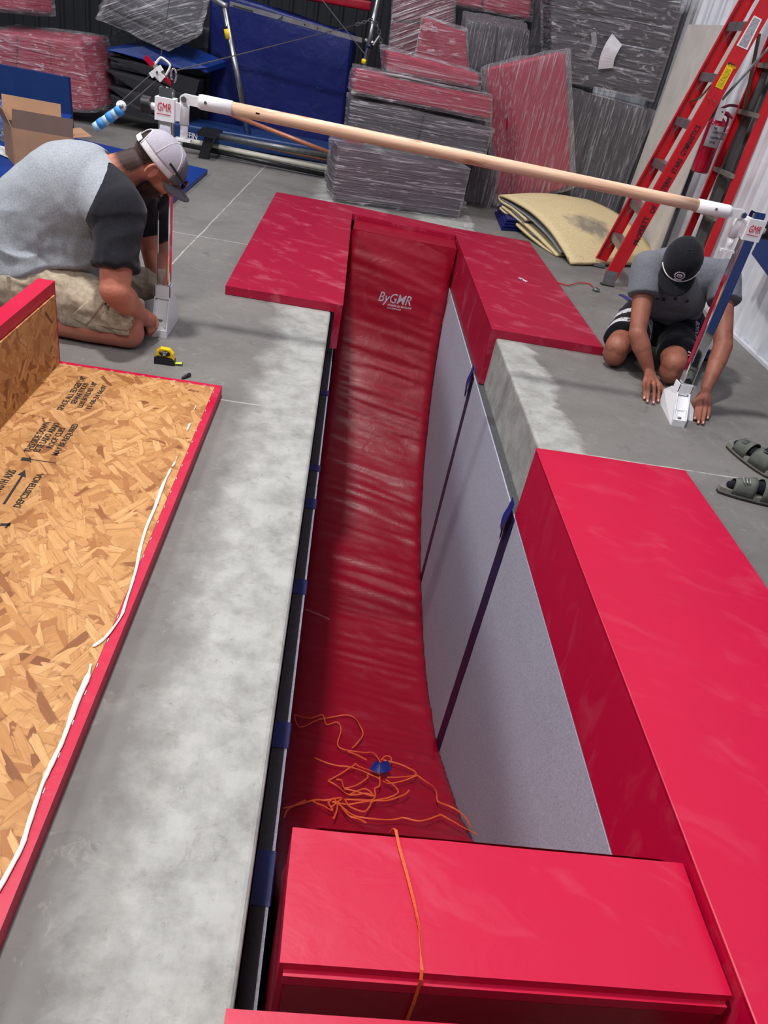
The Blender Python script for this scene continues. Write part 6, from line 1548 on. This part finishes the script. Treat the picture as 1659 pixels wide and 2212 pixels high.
q = [onE(math.radians(a), math.radians(3+0*a), 1.03) for a in range(-70, 71, 7)]; tb('rope_trim', q, .0035, M['white_soft'], cp, 8)
for pdeg in (0, 60, -60, 120, -120, 180):
    q = [onE(math.radians(pdeg), math.radians(a), 1.0) for a in range(4, 89, 7)]; tb('stitched_seam', q, .0016, M['cap_black'], cp, 6)
# gear emblem
em = onE(0, math.radians(24), 1.015); nE = (em-cC).normalized(); tE = s2.copy(); tE = -tE if tE.x < 0 else tE
e2 = nE.cross(tE).normalized(); e2 = e2 if e2.dot(u2) > 0 else -e2
def E_(a, b, k=0): 
    p = em+tE*a+e2*b; return p+nE*(.001+k-((a*a)/(2*.10)+(b*b)/(2*.12)))
bm = bmesh.new(); n = 60; outer = []; inner = []
for k in range(n): 
    a = 2*math.pi*k/n; r_ = .0285 if (k//2) % 2 else .0245; outer.append(bm.verts.new(E_(math.cos(a)*r_, math.sin(a)*r_, .001))); inner.append(bm.verts.new(E_(math.cos(a)*.0205, math.sin(a)*.0205, .001)))
for k in range(n): bm.faces.new((outer[k], outer[(k+1) % n], inner[(k+1) % n], inner[k]))
add('gear_emblem', bm, M['print_white'], cp)
bm = bmesh.new(); ring = [E_(math.cos(2*math.pi*k/24)*.015, math.sin(2*math.pi*k/24)*.012+.001, .0012) for k in range(24)]; vs = [bm.verts.new(p) for p in ring]; bm.faces.new(vs); add('emblem_centre', bm, M['print_white'], cp)
bm = bmesh.new(); vs = [bm.verts.new(E_(a, b, .0022)) for a, b in ((-.019, -.024), (.019, -.024), (.019, -.033), (-.019, -.033))]; bm.faces.new(vs); add('emblem_banner', bm, M['print_white'], cp)
text('GF', E_(-.010, -.005, .003), tE, e2, .014, M['cap_black'], cp, 'emblem_lettering', off=.0, xs=1)
# ---- sandals of a third person at the right edge ---------------------------------------------------------
def sandal(toe, heel, label):
    a = GZ(*toe); b = GZ(*heel); d = (b-a); d.z = 0; Lg = .30; d.normalize(); s = V((-d.y, d.x, 0)); s = s if s.y > 0 else -s
    t = thing('sandal', a+d*Lg/2, label, 'sandal', 'sandals of the person beyond the right edge')
    def half(u): return .052*math.sin(math.pi*min(1, u*1.25+.06)*.5)**.6 if u < .75 else .052*(1-.35*((u-.75)/.25)**2)*(1 if u < .97 else .8)
    ring = [a+d*Lg*u-s*half(u) for u in [0, .02, .06, .12, .2, .3, .45, .6, .75, .9, .97, 1]]+[a+d*Lg*u+s*half(u)*.92 for u in [1, .97, .9, .75, .6, .45, .3, .2, .12, .06, .02, 0]]
    bm = bmesh.new(); prism(bm, [p+V((0, 0, .001)) for p in ring], (0, 0, .010)); add('outsole', bm, M['sole'], t)
    bm = bmesh.new(); prism(bm, [p+V((0, 0, .011)) for p in ring], (0, 0, .022)); bev(bm, .004); add('footbed', bm, M['cork'], t, smooth=False)
    for (u0, u1_, hgt) in ((.15, .44, .066), (.54, .88, .088)):
        bm = bmesh.new(); rows = []
        for i in range(7):
            u = u0+(u1_-u0)*i/6; r_ = []
            w_ = half(u)
            for j in range(13):
                th = math.pi*j/12; hh = hgt*(.85+.3*i/6); r_.append(bm.verts.new(a+d*Lg*(u+.02*math.sin(th))+s*(-math.cos(th))*w_*1.03+V((0, 0, .02+max(0.0,math.sin(th))**.7*hh))))
            rows.append(r_)
        for i in range(6):
            for j in range(12): bm.faces.new((rows[i][j], rows[i][j+1], rows[i+1][j+1], rows[i+1][j]))
        solid(bm, .003); stp = add('strap', bm, M['leather'], t, smooth=True)
        uc = (u0+u1_)/2; w_ = half(uc); th = math.radians(62); hh = hgt*1.0
        c = a+d*Lg*uc+s*(-math.cos(th))*w_*1.05+V((0, 0, .024+max(0.0,math.sin(th))**.7*hh)); n = (s*(-math.cos(th))+V((0, 0, math.sin(th)))).normalized(); q = d.cross(n)
        for k0, k1 in (((-1, -1), (1, -1)), ((1, -1), (1, 1)), ((1, 1), (-1, 1)), ((-1, 1), (-1, -1)), ((0, -1), (0, 1))):
            tb('buckle', [c+d*k0[0]*.014+q*k0[1]*.012+n*.002, c+d*k1[0]*.014+q*k1[1]*.012+n*.002], .002, M['greytube'], stp, 6)
    bm = bmesh.new(); caps(bm, a+d*.045+V((0, 0, .046)), a+d*.20+V((0, 0, .062)), .022, .036, sq=.72, up=(0, 0, 1)); caps(bm, a+d*.21+V((0, 0, .066)), a+d*.26+V((0, 0, .15)), .036, .034)
    return t, bm, a, d
P3 = thing('person', GZ(1700, 1040), 'feet in black socks and grey-green strap sandals at the right edge', 'person')
for toe, heel, lab in (((1571, 966), (1680, 1040), 'grey-green two-strap sandal, the farther of the pair at the right edge'), ((1548, 1062), (1700, 1092), 'grey-green two-strap sandal, the nearer of the pair at the right edge')):
    t, bm, a, d = sandal(toe, heel, lab); b1 = remesh(bm, .005, 3); o = addp('sock_foot', b1, M['sock'], P3)
    t.parent = P3; t.location = t.location-P3.location
    for k_ in ('category', 'group'): del t[k_]
